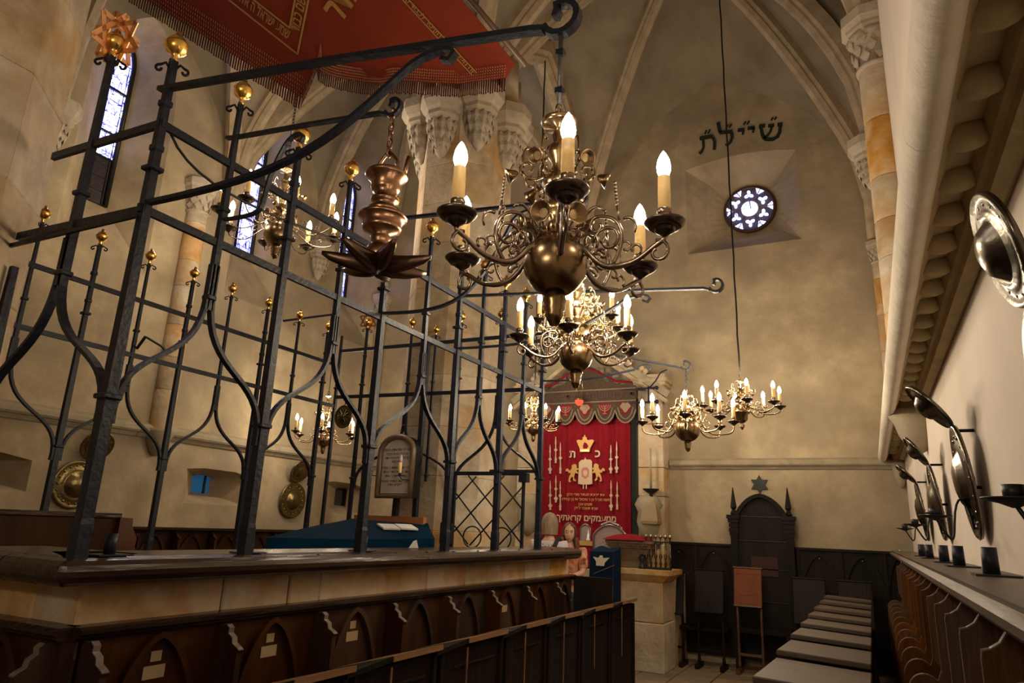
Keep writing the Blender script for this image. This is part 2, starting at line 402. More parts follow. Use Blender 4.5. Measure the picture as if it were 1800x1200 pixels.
def glass_mat(name, strength, col, sc, lead, rot=0):
    m = bpy.data.materials.new(name); m.use_nodes = True; nt = m.node_tree; N = nt.nodes; L = nt.links
    N.remove(N['Principled BSDF']); em = N.new('ShaderNodeEmission'); L.new(em.outputs[0], N['Material Output'].inputs[0])
    tc = N.new('ShaderNodeTexCoord'); v = N.new('ShaderNodeTexVoronoi'); v.feature = 'DISTANCE_TO_EDGE'; v.inputs['Scale'].default_value = sc
    mp = N.new('ShaderNodeMapping'); mp.inputs['Scale'].default_value = (1, 1, .32)
    L.new(tc.outputs['Object'], mp.inputs[0]); L.new(mp.outputs[0], v.inputs['Vector'])
    r = N.new('ShaderNodeValToRGB'); r.color_ramp.elements[0].position = lead; r.color_ramp.elements[1].position = lead+.03
    r.color_ramp.elements[0].color = (.01, .01, .02, 1); L.new(v.outputs['Distance'], r.inputs[0])
    n = N.new('ShaderNodeTexNoise'); n.inputs['Scale'].default_value = 7; L.new(tc.outputs['Object'], n.inputs['Vector'])
    r2 = N.new('ShaderNodeValToRGB'); r2.color_ramp.elements[0].position = .42; r2.color_ramp.elements[1].position = .68
    r2.color_ramp.elements[0].color = (*col, 1); r2.color_ramp.elements[1].color = (.82, .88, 1, 1); L.new(n.outputs['Fac'], r2.inputs[0])
    mx = N.new('ShaderNodeMix'); mx.data_type = 'RGBA'; mx.blend_type = 'MULTIPLY'; mx.inputs[0].default_value = 1
    L.new(r2.outputs[0], mx.inputs[6]); L.new(r.outputs[0], mx.inputs[7]); L.new(mx.outputs[2], em.inputs[0]); em.inputs[1].default_value = strength
    return m
GLASS = glass_mat('leaded_daylight_glass', 4.2, (.16, .16, 1), 21, .022)
GLASS_D = mat('shuttered_glass', (.03, .025, .03), .25, col2=(.06, .05, .05), scale=20)
for k, (c, w, z0, z1) in enumerate(WINS):
    wd = struct('window_%d' % (k+1), (XW-.44, c, z0)); x = XW-.44
    full = lancet(c, w, z0, z1)
    MB().tube([Vector((x, y, z)) for y, z in full], .035, 6, closed=True).build('frame', BLACK, wd)
    def clip(za, zb):
        P = []
        n = len(full)
        for i in range(n):
            (ya, a), (yb, b) = full[i], full[(i+1) % n]
            if za <= a <= zb: P.append((ya, a))
            for zc in (za, zb):
                if (a-zc)*(b-zc) < 0: t = (zc-a)/(b-a); P.append((ya+(yb-ya)*t, zc))
        return P
    cuts = [z0-.001]+[z0+(z1-z0)*q for q in (.27, .42, .68)]+[z1+.001]
    for i in range(4):
        P = clip(cuts[i], cuts[i+1]); cy = sum(p[0] for p in P)/len(P); cz = sum(p[1] for p in P)/len(P)
        P.sort(key=lambda p: math.atan2(p[1]-cz, p[0]-cy))
        M = frame((x-.02, 0, 0), (0, 1, 0), (0, 0, 1)); MB().prism(P, M, .01).build('pane', GLASS if (i > 0 or k > 0) else GLASS_D, wd)
        if i: MB().rng((x-.01, c-w/2, cuts[i]-.012), (x+.02, c+w/2, cuts[i]+.012)).build('saddle_bar', BLACK, wd)
    bars = MB()
    for i in range(-1, 2, 2): bars.tube([(x, c+i*w*.33, z0+.02), (x, c+i*w*.33, z1-.32)], .006, 4)
    for i in range(1, 12): bars.tube([(x, c-w/2, z0+(z1-z0)*i/13), (x, c+w/2, z0+(z1-z0)*i/13)], .004, 4)
    bars.build('glazing_bars', BLACK, wd)
for k, (c, w, z0, z1, ci) in enumerate(NICH):
    wd = struct('window_%d' % (k+6), (XW-.5, ci, z0))
    m = mat('squint_blue_panel', (.01, .10, .22), .4, emit=(.01, .12, .3), estr=.2) if k == 1 else mat('squint_dark', (.05, .04, .03), .8)
    MB().rng((XW-.53, ci-.2, z0), (XW-.49, ci+.2, z1)).build('panel', m, wd)
    MB().rng((XW-.52, ci+.04, z0+.08), (XW-.47, ci+.07, z1)).build('mullion', BLACK, wd)
# ---- east wall with the oculus
we = struct('wall_east')
OC = (-1.27, 6.55); OR = .37
sq = []
n = 32
for i in range(n):
    a = 2*PI*i/n+PI/4; c_, s_ = math.cos(a), math.sin(a); q = max(abs(c_), abs(s_))
    x, z = c_/q*.82, s_/q*.72
    if s_ > 0: z += .10*(1-(x/.82)**2)
    sq.append((-1.35+x, 6.5+z))
wall_face([(XW-.4, -.1), (XE+.4, -.1), (XE+.4, 9), (XW-.4, 9)], [sq], lambda x, z: Vector((x, YE, z)), 'wall_face', PLASTER, we)
circ = [Vector((OC[0]+OR*math.cos(2*PI*i/n+PI/4), YE+.42, OC[1]+OR*math.sin(2*PI*i/n+PI/4))) for i in range(n)]
mid = [(Vector((x, YE, z))*.5+c*.5)+Vector((0, .04, 0)) for (x, z), c in zip(sq, circ)]
MB().loft([[Vector((x, YE, z)) for x, z in sq], mid, circ]).build('splayed_reveals', PLASTER, we)
ow = struct('window_9', (OC[0], YE+.4, OC[1])); yo = YE+.36
MB().tube([p+Vector((0, -.05, 0)) for p in circ], .028, 8, closed=True).build('frame', mat('rusted_ring', (.06, .02, .015), .5), ow)
GLASS_O = glass_mat('oculus_daylight_glass', 3.4, (.36, .40, 1), 24, .02)
def disc(cx, cz, r, y0, y1, nn=20): return [(cx+r*math.cos(2*PI*i/nn), cz+r*math.sin(2*PI*i/nn)) for i in range(nn)]
OM = frame((0, yo, 0), (1, 0, 0), (0, 0, 1))
MB().prism(disc(OC[0], OC[1], OR+.02, 0, 0, 40), frame((0, yo+.04, 0), (1, 0, 0), (0, 0, 1)), -.01).build('tracery_ground', mat('dark_tracery', (.07, .05, .05), .8), ow)
MB().prism(disc(OC[0], OC[1], .125, 0, 0), OM, .012).build('pane', GLASS_O, ow)
for k in range(6):
    a = PI/2+2*PI*k/6
    mb = MB(); cx, cz = OC[0]+.235*math.cos(a), OC[1]+.235*math.sin(a)
    P = []
    for i in range(30):
        b = 2*PI*i/30; r = .050+.026*math.cos(3*(b-a)); P.append((cx+r*math.cos(b), cz+r*math.sin(b)))
    mb.prism(P, OM, .012); mb.build('pane', GLASS_O, ow)
    a2 = a+PI/6; P = []
    for i in range(9): t = -.2+.4*i/8; P.append((OC[0]+.345*math.cos(a2+t), OC[1]+.345*math.sin(a2+t)))
    P.append((OC[0]+.25*math.cos(a2), OC[1]+.25*math.sin(a2)))
    MB().prism(P, OM, .012).build('pane', GLASS_O, ow)
tr = MB()
tr.tube([Vector((OC[0]+.15*math.cos(2*PI*i/28), yo-.005, OC[1]+.15*math.sin(2*PI*i/28))) for i in range(28)], .012, 6, closed=True)
for k in range(6):
    a = 2*PI*k/6
    tr.tube([(OC[0]+.15*math.cos(a), yo-.005, OC[1]+.15*math.sin(a)), (OC[0]+.37*math.cos(a), yo-.005, OC[1]+.37*math.sin(a))], .011, 6)
tr.build('tracery', mat('tracery_stone', (.16, .12, .12), .8), ow)
# ---- south and west walls
ws = struct('wall_south')
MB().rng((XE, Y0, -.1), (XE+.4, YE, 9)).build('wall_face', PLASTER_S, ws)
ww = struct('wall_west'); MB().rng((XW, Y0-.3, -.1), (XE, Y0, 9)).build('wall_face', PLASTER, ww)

# ---- string course on three walls
tE = struct('trim_1', (-2.5, YE, 2.53))
def course(mb, a, b, out, z, k=1.):
    a, b, out = Vector(a), Vector(b), Vector(out)
    sec = [(0, 0), (.03, 0), (.07, .05), (.10, .055), (.12, .08), (.12, .13), (.09, .16), (0, .2)]
    mb.loft([[p+out*x*k+Vector((0, 0, z+y*k)) for x, y in sec] for p in (a, b)], True, False, True)
mb = MB(); course(mb, (-2.5, YE, 0), (XE-.1, YE, 0), (0, -1, 0), 2.5, .75); mb.build('moulding', CORN, tE)
mb = MB(); course(mb, (XW, YE, 0), (-5.2, YE, 0), (0, -1, 0), 2.5, .75); mb.build('moulding', CORN, tE)
tN = struct('trim_2', (XW, 3, 2.53))
for k in range(6):
    mb = MB(); course(mb, (XW, -3.7+k*2.29, 0), (XW, -3.7+(k+1)*2.29-.006, 0), (1, 0, 0), 2.50, .95); mb.build('moulding', CORN, tN)
tS = struct('trim_3', (XE, 3, 2.6))
secS = [(0, -.02), (.015, -.03), (.055, -.015), (.06, .02), (.075, .035), (.085, .10), (.17, .085), (.185, .03), (.195, -.005), (.212, -.032), (.238, -.042), (.264, -.032), (.282, -.008), (.288, .025), (.284, .06), (.265, .095), (.235, .118), (.20, .14), (.10, .24), (0, .28)]
for k in range(9):
    ya, yb = -2.2+k*1.36, -2.2+(k+1)*1.36-.0015
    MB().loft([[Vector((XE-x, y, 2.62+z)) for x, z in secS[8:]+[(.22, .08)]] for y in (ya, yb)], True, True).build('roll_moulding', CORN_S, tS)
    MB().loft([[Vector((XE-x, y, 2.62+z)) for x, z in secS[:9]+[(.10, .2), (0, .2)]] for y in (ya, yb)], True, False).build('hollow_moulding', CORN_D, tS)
y = 1.0
while y < 9.8:
    MB().sphere((XE-.125, y, 2.695), .052, 12, 8, (1.25, .85, .9)).build('ball_flower', CORN_D, tS); y += .262

# ---- shafts: drums of stone with capitals
def drums(parent, c, r, z0, z1, n, mats, hmean=.5, cy=None):
    z = z0; k = 0
    while z < z1-.02:
        h = min(hmean*random.uniform(.75, 1.25), z1-z)
        if z1-z-h < .12: h = z1-z
        rr = r*random.uniform(.995, 1.008)
        mb = MB(); mb.lathe([(rr*.97, z), (rr, z+.012), (rr, z+h-.012), (rr*.97, z+h-.001)], n, (c[0], c[1], 0), Matrix.Rotation(PI/n, 4, 'Z') if n <= 8 else None, n > 8)
        mb.build('stone_drum', mats[k % len(mats)] if not callable(mats) else mats(k), parent); z += h; k += 1
def capital(parent, c, r, z0, z1, d, leafy=True, m=None):
    """leafy bell with a polygonal abacus, c its axis, d the direction it faces"""
    m = m or STONE_G; h = z1-z0; mb = MB()
    mb.lathe([(r*.95, z0-.05*h), (r*1.15, z0-.02*h), (r*1.15, z0+.03*h), (r*.98, z0+.06*h), (r*1.05, z0+.3*h), (r*1.3, z0+.55*h), (r*1.5, z0+.62*h)], 14, (c[0], c[1], 0))
    mb.build('bell', m, parent)
    mb = MB(); mb.lathe([(r*1.45, z0+.6*h), (r*1.62, z0+.68*h), (r*1.62, z0+.74*h), (r*1.85, z0+.82*h), (r*1.85, z1), (0.001, z1)], 8, (c[0], c[1], 0), Matrix.Rotation(PI/8, 4, 'Z'), False)
    mb.build('abacus', m, parent)
    if leafy:
        for row, (rz, rr, k) in enumerate(((.14, 1.08, 9), (.30, 1.18, 9), (.46, 1.32, 9))):
            for i in range(k):
                a = 2*PI*(i+row*.5)/k; p = Vector((c[0]+r*rr*math.cos(a), c[1]+r*rr*math.sin(a), z0+rz*h))
                e = Vector((-math.sin(a), math.cos(a), 0)); n_ = Vector((math.cos(a), math.sin(a), .35))
                lf = MB(); w = r*.30
                lf.add([p-e*w*.2-Vector((0, 0, .09*h)), p-e*w+n_*.02, p+Vector((0, 0, .1*h))+n_*r*.12, p+e*w+n_*.01, p+e*w*.2-Vector((0, 0, .09*h)), p+n_*r*.10], [(0, 1, 5), (1, 2, 5), (2, 3, 5), (3, 4, 5), (4, 0, 5)])
                lf.build('carved_leaf', m, parent)
def corbel_cap(parent, c, d, r, z0, z1):
    """corbel capital hung on a flat face: tapering leafy bell under a polygonal abacus"""
    h = z1-z0; d = Vector(d).normalized(); m = STONE_G
    mb = MB(); mb.lathe([(.01, z0), (r*.30, z0+.08*h), (r*.55, z0+.25*h), (r*.78, z0+.42*h), (r*.84, z0+.54*h), (r*.72, z0+.57*h), (r*.9, z0+.62*h)], 12, (c[0], c[1], 0)); mb.build('bell', m, parent)
    mb = MB(); mb.lathe([(r*.85, z0+.56*h), (r*1.05, z0+.62*h), (r*1.05, z0+.68*h), (r*1.2, z0+.72*h), (r*1.42, z0+.82*h), (r*1.42, z0+.97*h), (r*1.2, z1), (.001, z1)], 8, (c[0], c[1], 0), Matrix.Rotation(math.atan2(d.y, d.x)+PI/8, 4, 'Z'), False); mb.build('abacus', m, parent)
    for row, (rz, rr, k) in enumerate(((.20, .50, 5), (.34, .70, 7), (.47, .84, 7))):
        for i in range(k):
            a = math.atan2(d.y, d.x)+(i-(k-1)/2)*PI/k*1.15; p = Vector((c[0]+r*rr*math.cos(a), c[1]+r*rr*math.sin(a), z0+rz*h))
            e = Vector((-math.sin(a), math.cos(a), 0)); n_ = Vector((math.cos(a), math.sin(a), .1)); w = r*.26
            MB().add([p-Vector((0, 0, .11*h)), p-e*w, p-e*w*.5+Vector((0, 0, .06*h))+n_*r*.05, p+Vector((0, 0, .085*h))+n_*r*.10, p+e*w*.5+Vector((0, 0, .06*h))+n_*r*.05, p+e*w, p+n_*r*.13], [(0, 1, 6), (1, 2, 6), (2, 3, 6), (3, 4, 6), (4, 5, 6), (5, 0, 6)]).build('carved_leaf', m, parent)
def big_pillar(c, r):
    P = struct('pillar', (c[0], c[1], 0))
    MB().lathe([(r*1.22, 0), (r*1.22, .35), (r*1.12, .45), (r, .6)], 8, (c[0], c[1], 0), Matrix.Rotation(PI/8, 4, 'Z'), False).build('base', STONE, P)
    z = .6
    while z < 6.35:                                   # two half courses per layer, joints staggered
        h = random.uniform(.42, .56); h = 6.4-z if 6.4-z-h < .2 else h
        for half in range(2):
            a0 = PI/8+PI*half+(PI/2 if int(z*2.1) % 2 else 0); mb = MB()
            ring = [Vector((c[0]+r*math.cos(a0+PI*i/4), c[1]+r*math.sin(a0+PI*i/4), 0)) for i in range(5)]+[Vector((c[0], c[1], 0))]
            g = .004; cen = sum(ring, Vector())/6
            def lv(zz, k): return [cen+(p-cen)*k+Vector((0, 0, zz)) for p in ring]
            mb.loft([lv(z, .985), lv(z+.008, .997), lv(z+h-.008, .997), lv(z+h-.001, .985)], True, False, True)
            mb.build('stone_block', STONE, P)
        z += h
    for k in range(8):
        a = PI*k/4; d = Vector((math.cos(a), math.sin(a), 0)); rr = r*math.cos(PI/8)
        corbel_cap(P, (c[0]+d.x*(rr+.03), c[1]+d.y*(rr+.03)), d, .20, 5.62 if k % 2 == 0 else 5.72, 6.42 if k % 2 == 0 else 6.5)
        MB().lathe([(.13, 6.42), (.12, 7.1)], 8, (c[0]+d.x*(rr+.02), c[1]+d.y*(rr+.02), 0)).build('rib_springer', STONE, P)
    return P
big_pillar((XM-.13, Y2+.14), .565)
big_pillar((XM-.06, Y1), .60)
n = 4
def shaft(c, r, zb, zt, capz, d, corbel=True, mats=(STONE,)):
    global n
    o = struct('trim_%d' % n, (c[0], c[1], zb)); n += 1
    drums(o, c, r, zb, zt, 14, mats, .45)
    capital(o, c, r, zt, capz, d)
    if corbel:
        mb = MB(); mb.lathe([(.01, zb-.34), (r*.5, zb-.3), (r*.9, zb-.2), (r*1.1, zb-.1), (r*1.35, zb-.04), (r*1.35, zb)], 12, (c[0], c[1], 0)); mb.build('corbel', CORN, o)
    return o
random.seed(3)
shaft((XE-.05, Y2, 0), .15, 2.62, 5.75, 6.3, (-1, 0), True, (STONE, STONE_Y, STONE, STONE))
shaft((XE-.06, YE-.06, 0), .075, 2.6, 5.25, 5.55, (-1, -1), True, (STONE_Y, STONE))
shaft((XE-.1, YE-.05, 0), .06, 5.6, 6.55, 6.85, (-1, -1), False, (STONE,))
shaft((XW+.05, 5.75, 0), .14, 2.62, 5.6, 6.05, (1, 0), True, (STONE, STONE, STONE_Y))
shaft((XW+.06, YE-.08, 0), .11, 2.62, 5.3, 5.75, (1, -1), True, (STONE,))
shaft((XW+.02, .4, 0), .14, 2.62, 5.6, 6.05, (1, 0))
for (x, y, dx) in ((XW, 3.75, 1), (XW, 8.12, 1)):
    o = struct('trim_%d' % n, (x, y, 5.6)); n += 1; corbel_cap(o, (x+.1*dx, y), (dx, 0), .17, 5.45, 6.1)
o = struct('trim_%d' % n, (XM, YE, 5.6)); n += 1
for dx in (-.25, 0, .25): corbel_cap(o, (XM+dx, YE-.08), (0, -1), .15, 5.5, 6.1)
o = struct('trim_%d' % (n+1), (XE, 8.1, 5.6)); corbel_cap(o, (XE-.1, 8.12), (-1, 0), .17, 5.45, 6.1)
# ---------------------------------------------------------------- the bima: parapet, ledge, iron grille
BX0, BX1, BY0, BY1, BZ = -5.12, -2.62, 1.65, 5.75, 1.43
par = thing('bima_parapet', 'low golden sandstone parapet wall around the reading platform, under a wooden ledge', 'parapet', (-3.9, 3.7, 0))
random.seed(11)
def stone_run(a, b, lens, out, z0, z1, th):
    a, b = Vector(a), Vector(b); d = (b-a).normalized(); L = (b-a).length; o = Vector(out); t = 0; i = 0
    while t < L-.02:
        l = min(lens[i % len(lens)], L-t); i += 1
        if L-t-l < .15: l = L-t
        c = a+d*(t+l/2)-o*th/2; c.z = (z0+z1)/2
        MB().box(c+o*random.uniform(-.006, .006), (abs(d.x)*(l-.008)+abs(o.x)*th, abs(d.y)*(l-.008)+abs(o.y)*th, z1-z0), None, .008).build('stone_block', STONE if i in (2, 3, 6, 8) else STONE_Y, par); t += l
stone_run((-2.70, 1.74, 0), (-2.70, 6.62, 0), (.68, .42, .23, 1.05, .5, .62, .4, .55), (1, 0, 0), 1.05, 1.345, .3)
stone_run((-3.36, 1.74, 0), (-2.71, 1.74, 0), (.38, .3), (0, -1, 0), 1.05, 1.345, .3)
MB().rng((-2.98, 2.0, 0), (-2.72, 6.6, 1.06)).build('core_wall', STONE, par)
MB().rng((-3.4, 1.76, 0), (-2.72, 2.02, 1.06)).build('core_wall', STONE, par)
stone_run((-5.25, 1.9, 0), (-5.25, 6.0, 0), (.7, .6, .8), (-1, 0, 0), .6, 1.2, .25)
MB().rng((-5.0, 2.05, .55), (-2.99, 5.52, .68)).build('platform_floor', WOOD, par)
led = thing('bima_ledge', 'thick rounded dark oak ledge capping the stone parapet of the reading platform', 'ledge', (-2.75, 4, 1.345))
def nosing(a, b, inn, depth, name='ledge_board', r=.045, ends=()):
    a, b, inn = Vector(a), Vector(b), Vector(inn)
    pass
NSEC = [(.46, .02), (.09, .006), (.075, -.004), (.045, -.012), (.018, .002), (.003, .022), (0, .042), (.006, .062), (.022, .078), (.048, .086), (.085, .082), (.10, .088), (.46, .088)]
def nose_path(P, name):
    MB().loft([[Vector(p)+Vector(i_)*x+Vector((0, 0, z)) for x, z in NSEC] for p, i_ in P], True, False, True).build(name, WOOD_H, led)
nose_path([((-3.46, 1.56, 1.342), (0, 1, 0)), ((-2.955, 1.56, 1.342), (0, 1, 0))], 'ledge_board')
nose_path([((-2.945, 1.56, 1.342), (0, 1, 0)), ((-2.57, 1.56, 1.342), (-.45, 1, 0)), ((-2.55, 1.58, 1.342), (-1, .45, 0)), ((-2.55, 3.9, 1.342), (-1, 0, 0))], 'ledge_board')
nose_path([((-2.552, 3.906, 1.341), (-1, 0, 0)), ((-2.552, 6.62, 1.341), (-1, 0, 0))], 'ledge_board')
for i in range(11):
    y = 2.9+i*.34; MB().sphere((-2.585, y, 1.425), .009, 8, 5, (1, 1, .5)).build('nail_head', IRON, led)
ledn = thing('ledge', 'far dark oak rail on the north parapet of the platform, below the bench arches', 'ledge', (-5.2, 4, 1.2))
MB().rng((-5.38, 1.95, 1.2), (-4.98, 6.0, 1.28), .02).build('rail_board', WOOD_H, ledn)

gr = thing('bima_grille', 'wrought iron grille cage with ogee bars and gilded ball finials around the reading platform', 'grille', (-3.9, 3.7, BZ))
def scrolls(mb, p, k=1., ns=4, rot=0):
    for i in range(ns):
        a = rot+PI/2*i+PI/4; e = Vector((math.cos(a), math.sin(a), 0)); z = Vector((0, 0, 1))
        pts = [p+e*(.008*k)+z*-.05*k, p+e*.012*k+z*.02*k, p+e*.03*k+z*.045*k, p+e*.05*k+z*.03*k]+spiral(p+e*.052*k+z*.012*k, .018*k, .008*k, PI/2, -PI*1.1, 8, e, z)
        mb.bar(pts, .011*k, .006*k, Vector((-e.y, e.x, 0)))
def finial(top, post, k=1., star=False):
    """scrolled collar, gilded ball and tip above the post's end"""
    mb = MB(); scrolls(mb, top-Vector((0, 0, .06*k)), k); mb.build('scroll_collar', IRON, post)
    MB().lathe([(.008*k, -.01*k), (.016*k, .0), (.012*k, .02*k), (.022*k, .035*k), (.042*k, .05*k), (.05*k, .075*k), (.05*k, .08*k), (.052*k, .085*k), (.048*k, .092*k), (.030*k, .118*k), (.014*k, .128*k), (.016*k, .14*k), (.010*k, .152*k), (.001, .156*k)], 16, top).build('gilded_ball', GOLD, post)
    if star:
        c = top+Vector((0, 0, .10*k)); R = .135*k
        for q in range(2):   # two crossing six-pointed outlines make the solid star
            rot = Matrix.Rotation(PI*q/2+.25, 4, 'Z') @ Matrix.Rotation(.25, 4, 'X')
            for tri in range(2):
                pts = [c+(rot @ Vector((R*math.sin(2*PI*j/3+PI*tri/1), 0, R*math.cos(2*PI*j/3+PI*tri/1)))) for j in range(3)]
                m2 = MB()
                for j in range(3): m2.bar([pts[j], pts[(j+1) % 3]], .024*k, .006*k, rot @ Vector((0, 1, 0)))
                m2.build('star_bar', STARGOLD, post)
            if not (k > .9) and q == 0: break
def main_post(x, y, ztop, w=.036, foot=True, star=False, k=1., zb=BZ, collar=True, ball=True, w0=None):
    w0 = w0 or w*1.15
    mb = MB(); mb.bar([(x, y, zb-.02), (x, y, zb+.12), (x, y, zb+.14), (x, y, 2.04), (x, y, ztop)], [w0*1.15, w0*1.15, w0, w0, w*.72], [w0*1.15, w0*1.15, w0, w0, w*.72], (0, 1, 0))
    p = mb.build('post', IRON, gr)
    for z, q, h_ in ((2.03, 1.9, .02), (3.02, 1.7, .02), (3.34, 1.15, .03), (3.12, 1.15, .03)):
        if z < ztop: MB().box((x, y, z), (w*q, w*q, h_), None, .004).build('collar', IRON, p)
    if ball: finial(Vector((x, y, ztop)), p, k, star)
    return p
def mid_post(x, y, ztop, w=.030, star=False, k=.92, zb=2.5):
    mb = MB(); mb.bar([(x, y, zb), (x, y, 2.8), (x, y, ztop)], [w, w, w*.7], [w, w, w*.7], (0, 1, 0)); p = mb.build('upright', IRON, gr)
    for z in (zb+.06, 3.0): MB().box((x, y, z), (w*1.6, w*1.6, .022), None, .004).build('collar', IRON, p)
    if star is not None: finial(Vector((x, y, ztop)), p, k, star)
    return p
def ogee(a, b, zlo=1.98, zhi=2.56, w=.030, th=.017):
    """S-curved flat bar from the side of a main post at a up to the upright at b"""
    a, b = Vector((a[0], a[1], 0)), Vector((b[0], b[1], 0)); d = (b-a).normalized(); L = (b-a).length; side = Vector((-d.y, d.x, 0))
    P = lambda t, z: a+d*t+Vector((0, 0, z))
    pts = [P(.030, zlo-.05)]+bez(P(.028, zlo), P(.028, zlo+.30), P(L-.02, zlo+.22), P(L-.014, zhi), 16)+[P(L-.013, zhi+.16)]
    fr = [side]*len(pts); mb = MB(); mb.bar(pts, th, w, side); return mb.build('ogee_bar', IRON, gr)
def rail(a, b, w=.020, h=.036):
    mb = MB(); mb.bar([a, b], w, h, (0, 0, 1)); return mb.build('rail', IRON, gr)
SY = [1.65, 2.44, 3.28, 4.19, 4.92, 5.72]
SM = [2.03, 2.87, 3.76, 4.55, 5.32]
for i, y in enumerate(SY): main_post(BX1, y, 3.56, .040 if i == 0 else .038, k=1.0 if i < 3 else .9)
for i, y in enumerate(SM):
    mid_post(BX1, y, 3.58)
    ogee((BX1, SY[i]), (BX1, y)); ogee((BX1, SY[i+1]), (BX1, y))
rail((BX1, BY0-.03, 2.83), (BX1, BY1+.02, 2.83)); rail((BX1, BY0-.02, 3.24), (BX1, BY1, 3.26))
# west side
WM = [-3.12]
mid_post(-3.11, BY0, 3.74, .036, True, 1.0, 2.55); ogee((BX1, BY0), (-3.12, BY0), 1.98, 2.62, .036); ogee((-3.53, BY0), (-3.12, BY0), 1.98, 2.62, .036)
main_post(-3.53, BY0, 2.7, .04, ball=False)
rail((BX1+.02, BY0, 2.83), (-3.56, BY0, 2.86)); rail((BX1+.02, BY0, 3.24), (-3.42, BY0, 3.26))
rail((BX1+.0, BY0-.03, 2.79), (-3.56, BY0-.03, 2.80), .014, .018)
# north side
NX = -5.12
NM = [2.08, 2.93, 3.78, 4.65, 5.52]; NA = [2.5, 3.35, 4.2, 5.08]
for y in NM: main_post(NX, y, 3.58, .034, k=.82, zb=1.27)
for i, y in enumerate(NA):
    mid_post(NX, y, 3.58, .026, k=.82); ogee((NX, NM[i]), (NX, y)); ogee((NX, NM[i+1]), (NX, y))
mid_post(NX, 5.75, 3.6, .03, None, zb=1.28)
rail((NX, 2.05, 2.80), (NX, BY1, 2.80)); rail((NX, 2.05, 3.25), (NX, BY1, 3.25))
# east side with the gate
EXS = [-4.75, -4.17, -3.56]
main_post(-4.77, BY1, 3.66, .030, star=True, k=.80, zb=1.28)
main_post(-3.56, BY1, 3.60, .036, k=.85)
mid_post(-4.17, BY1, 3.60, .026, k=.82); mid_post(-3.10, BY1, 3.58, .026, k=.82); mid_post(-3.86, BY1, 3.5, .022, k=.7, zb=2.0)
xp = at(741, 750, 'Y', BY1-.07).x
MB().bar([(xp, BY1-.07, 1.28), (xp, BY1-.07, 3.42)], .045, .045, (0, 1, 0)).build('stay_post', IRON, gr)
ogee((-4.77, BY1), (-4.17, BY1)); ogee((-3.56, BY1), (-4.17, BY1)); ogee((-3.56, BY1), (-3.10, BY1), 1.98, 2.66, .034); ogee((BX1, BY1), (-3.10, BY1), 1.98, 2.66, .034)
rail((NX, BY1, 2.90), (BX1, BY1, 2.86)); rail((NX, BY1, 3.42), (BX1, BY1, 3.40))
rail((-3.15, BY1, 2.10), (BX1, BY1, 2.10), .012, .03)
gt = MB(); gt.bar([(-3.54, BY1, 2.08), (-2.79, BY1, 2.08)], .018, .035, (0, 0, 1)); gt.bar([(-2.79, BY1, 2.09), (-2.79, BY1, 1.3)], .022, .03, (0, 1, 0)); gt.bar([(-3.52, BY1, 2.09), (-3.52, BY1, 1.3)], .022, .03, (0, 1, 0))
g = gt.build('gate_frame', IRON, gr)
def lat(x0, z0, x1, z1):
    MB().tube([(x0, BY1, z0), (x1, BY1, z1)], .0075, 6).build('lattice_rod', IRON, g)
gx0, gx1, gz0, gz1 = -3.50, -2.80, 1.42, 2.07
for k in range(-3, 5):
    for sgn in (1, -1):
        xs = gx0+.17+k*.29; pts = []
        for t in range(41):
            x = gx0+(gx1-gx0)*t/40; z = (gz0+sgn*(x-xs)*1.02) if sgn > 0 else (gz0-(x-xs)*1.02)
            if gz0 <= z <= gz1: pts.append((x, z))
        if len(pts) > 2: lat(pts[0][0], pts[0][1], pts[-1][0], pts[-1][1])
for cx in (-3.30, -2.99): MB().tube([(cx+.095*math.cos(2*PI*i/24), BY1-.005, 1.50+.095*math.sin(2*PI*i/24)) for i in range(24)], .007, 6, closed=True).build('lattice_ring', IRON, g)
MB().rng((-3.62, BY1-.06, 1.43), (-3.50, BY1-.02, 1.62)).build('lock_box', IRON, gr)
MB().rng((-2.82, BY1-.05, 2.0), (-2.74, BY1+.02, 2.08)).build('latch', IRON, gr)
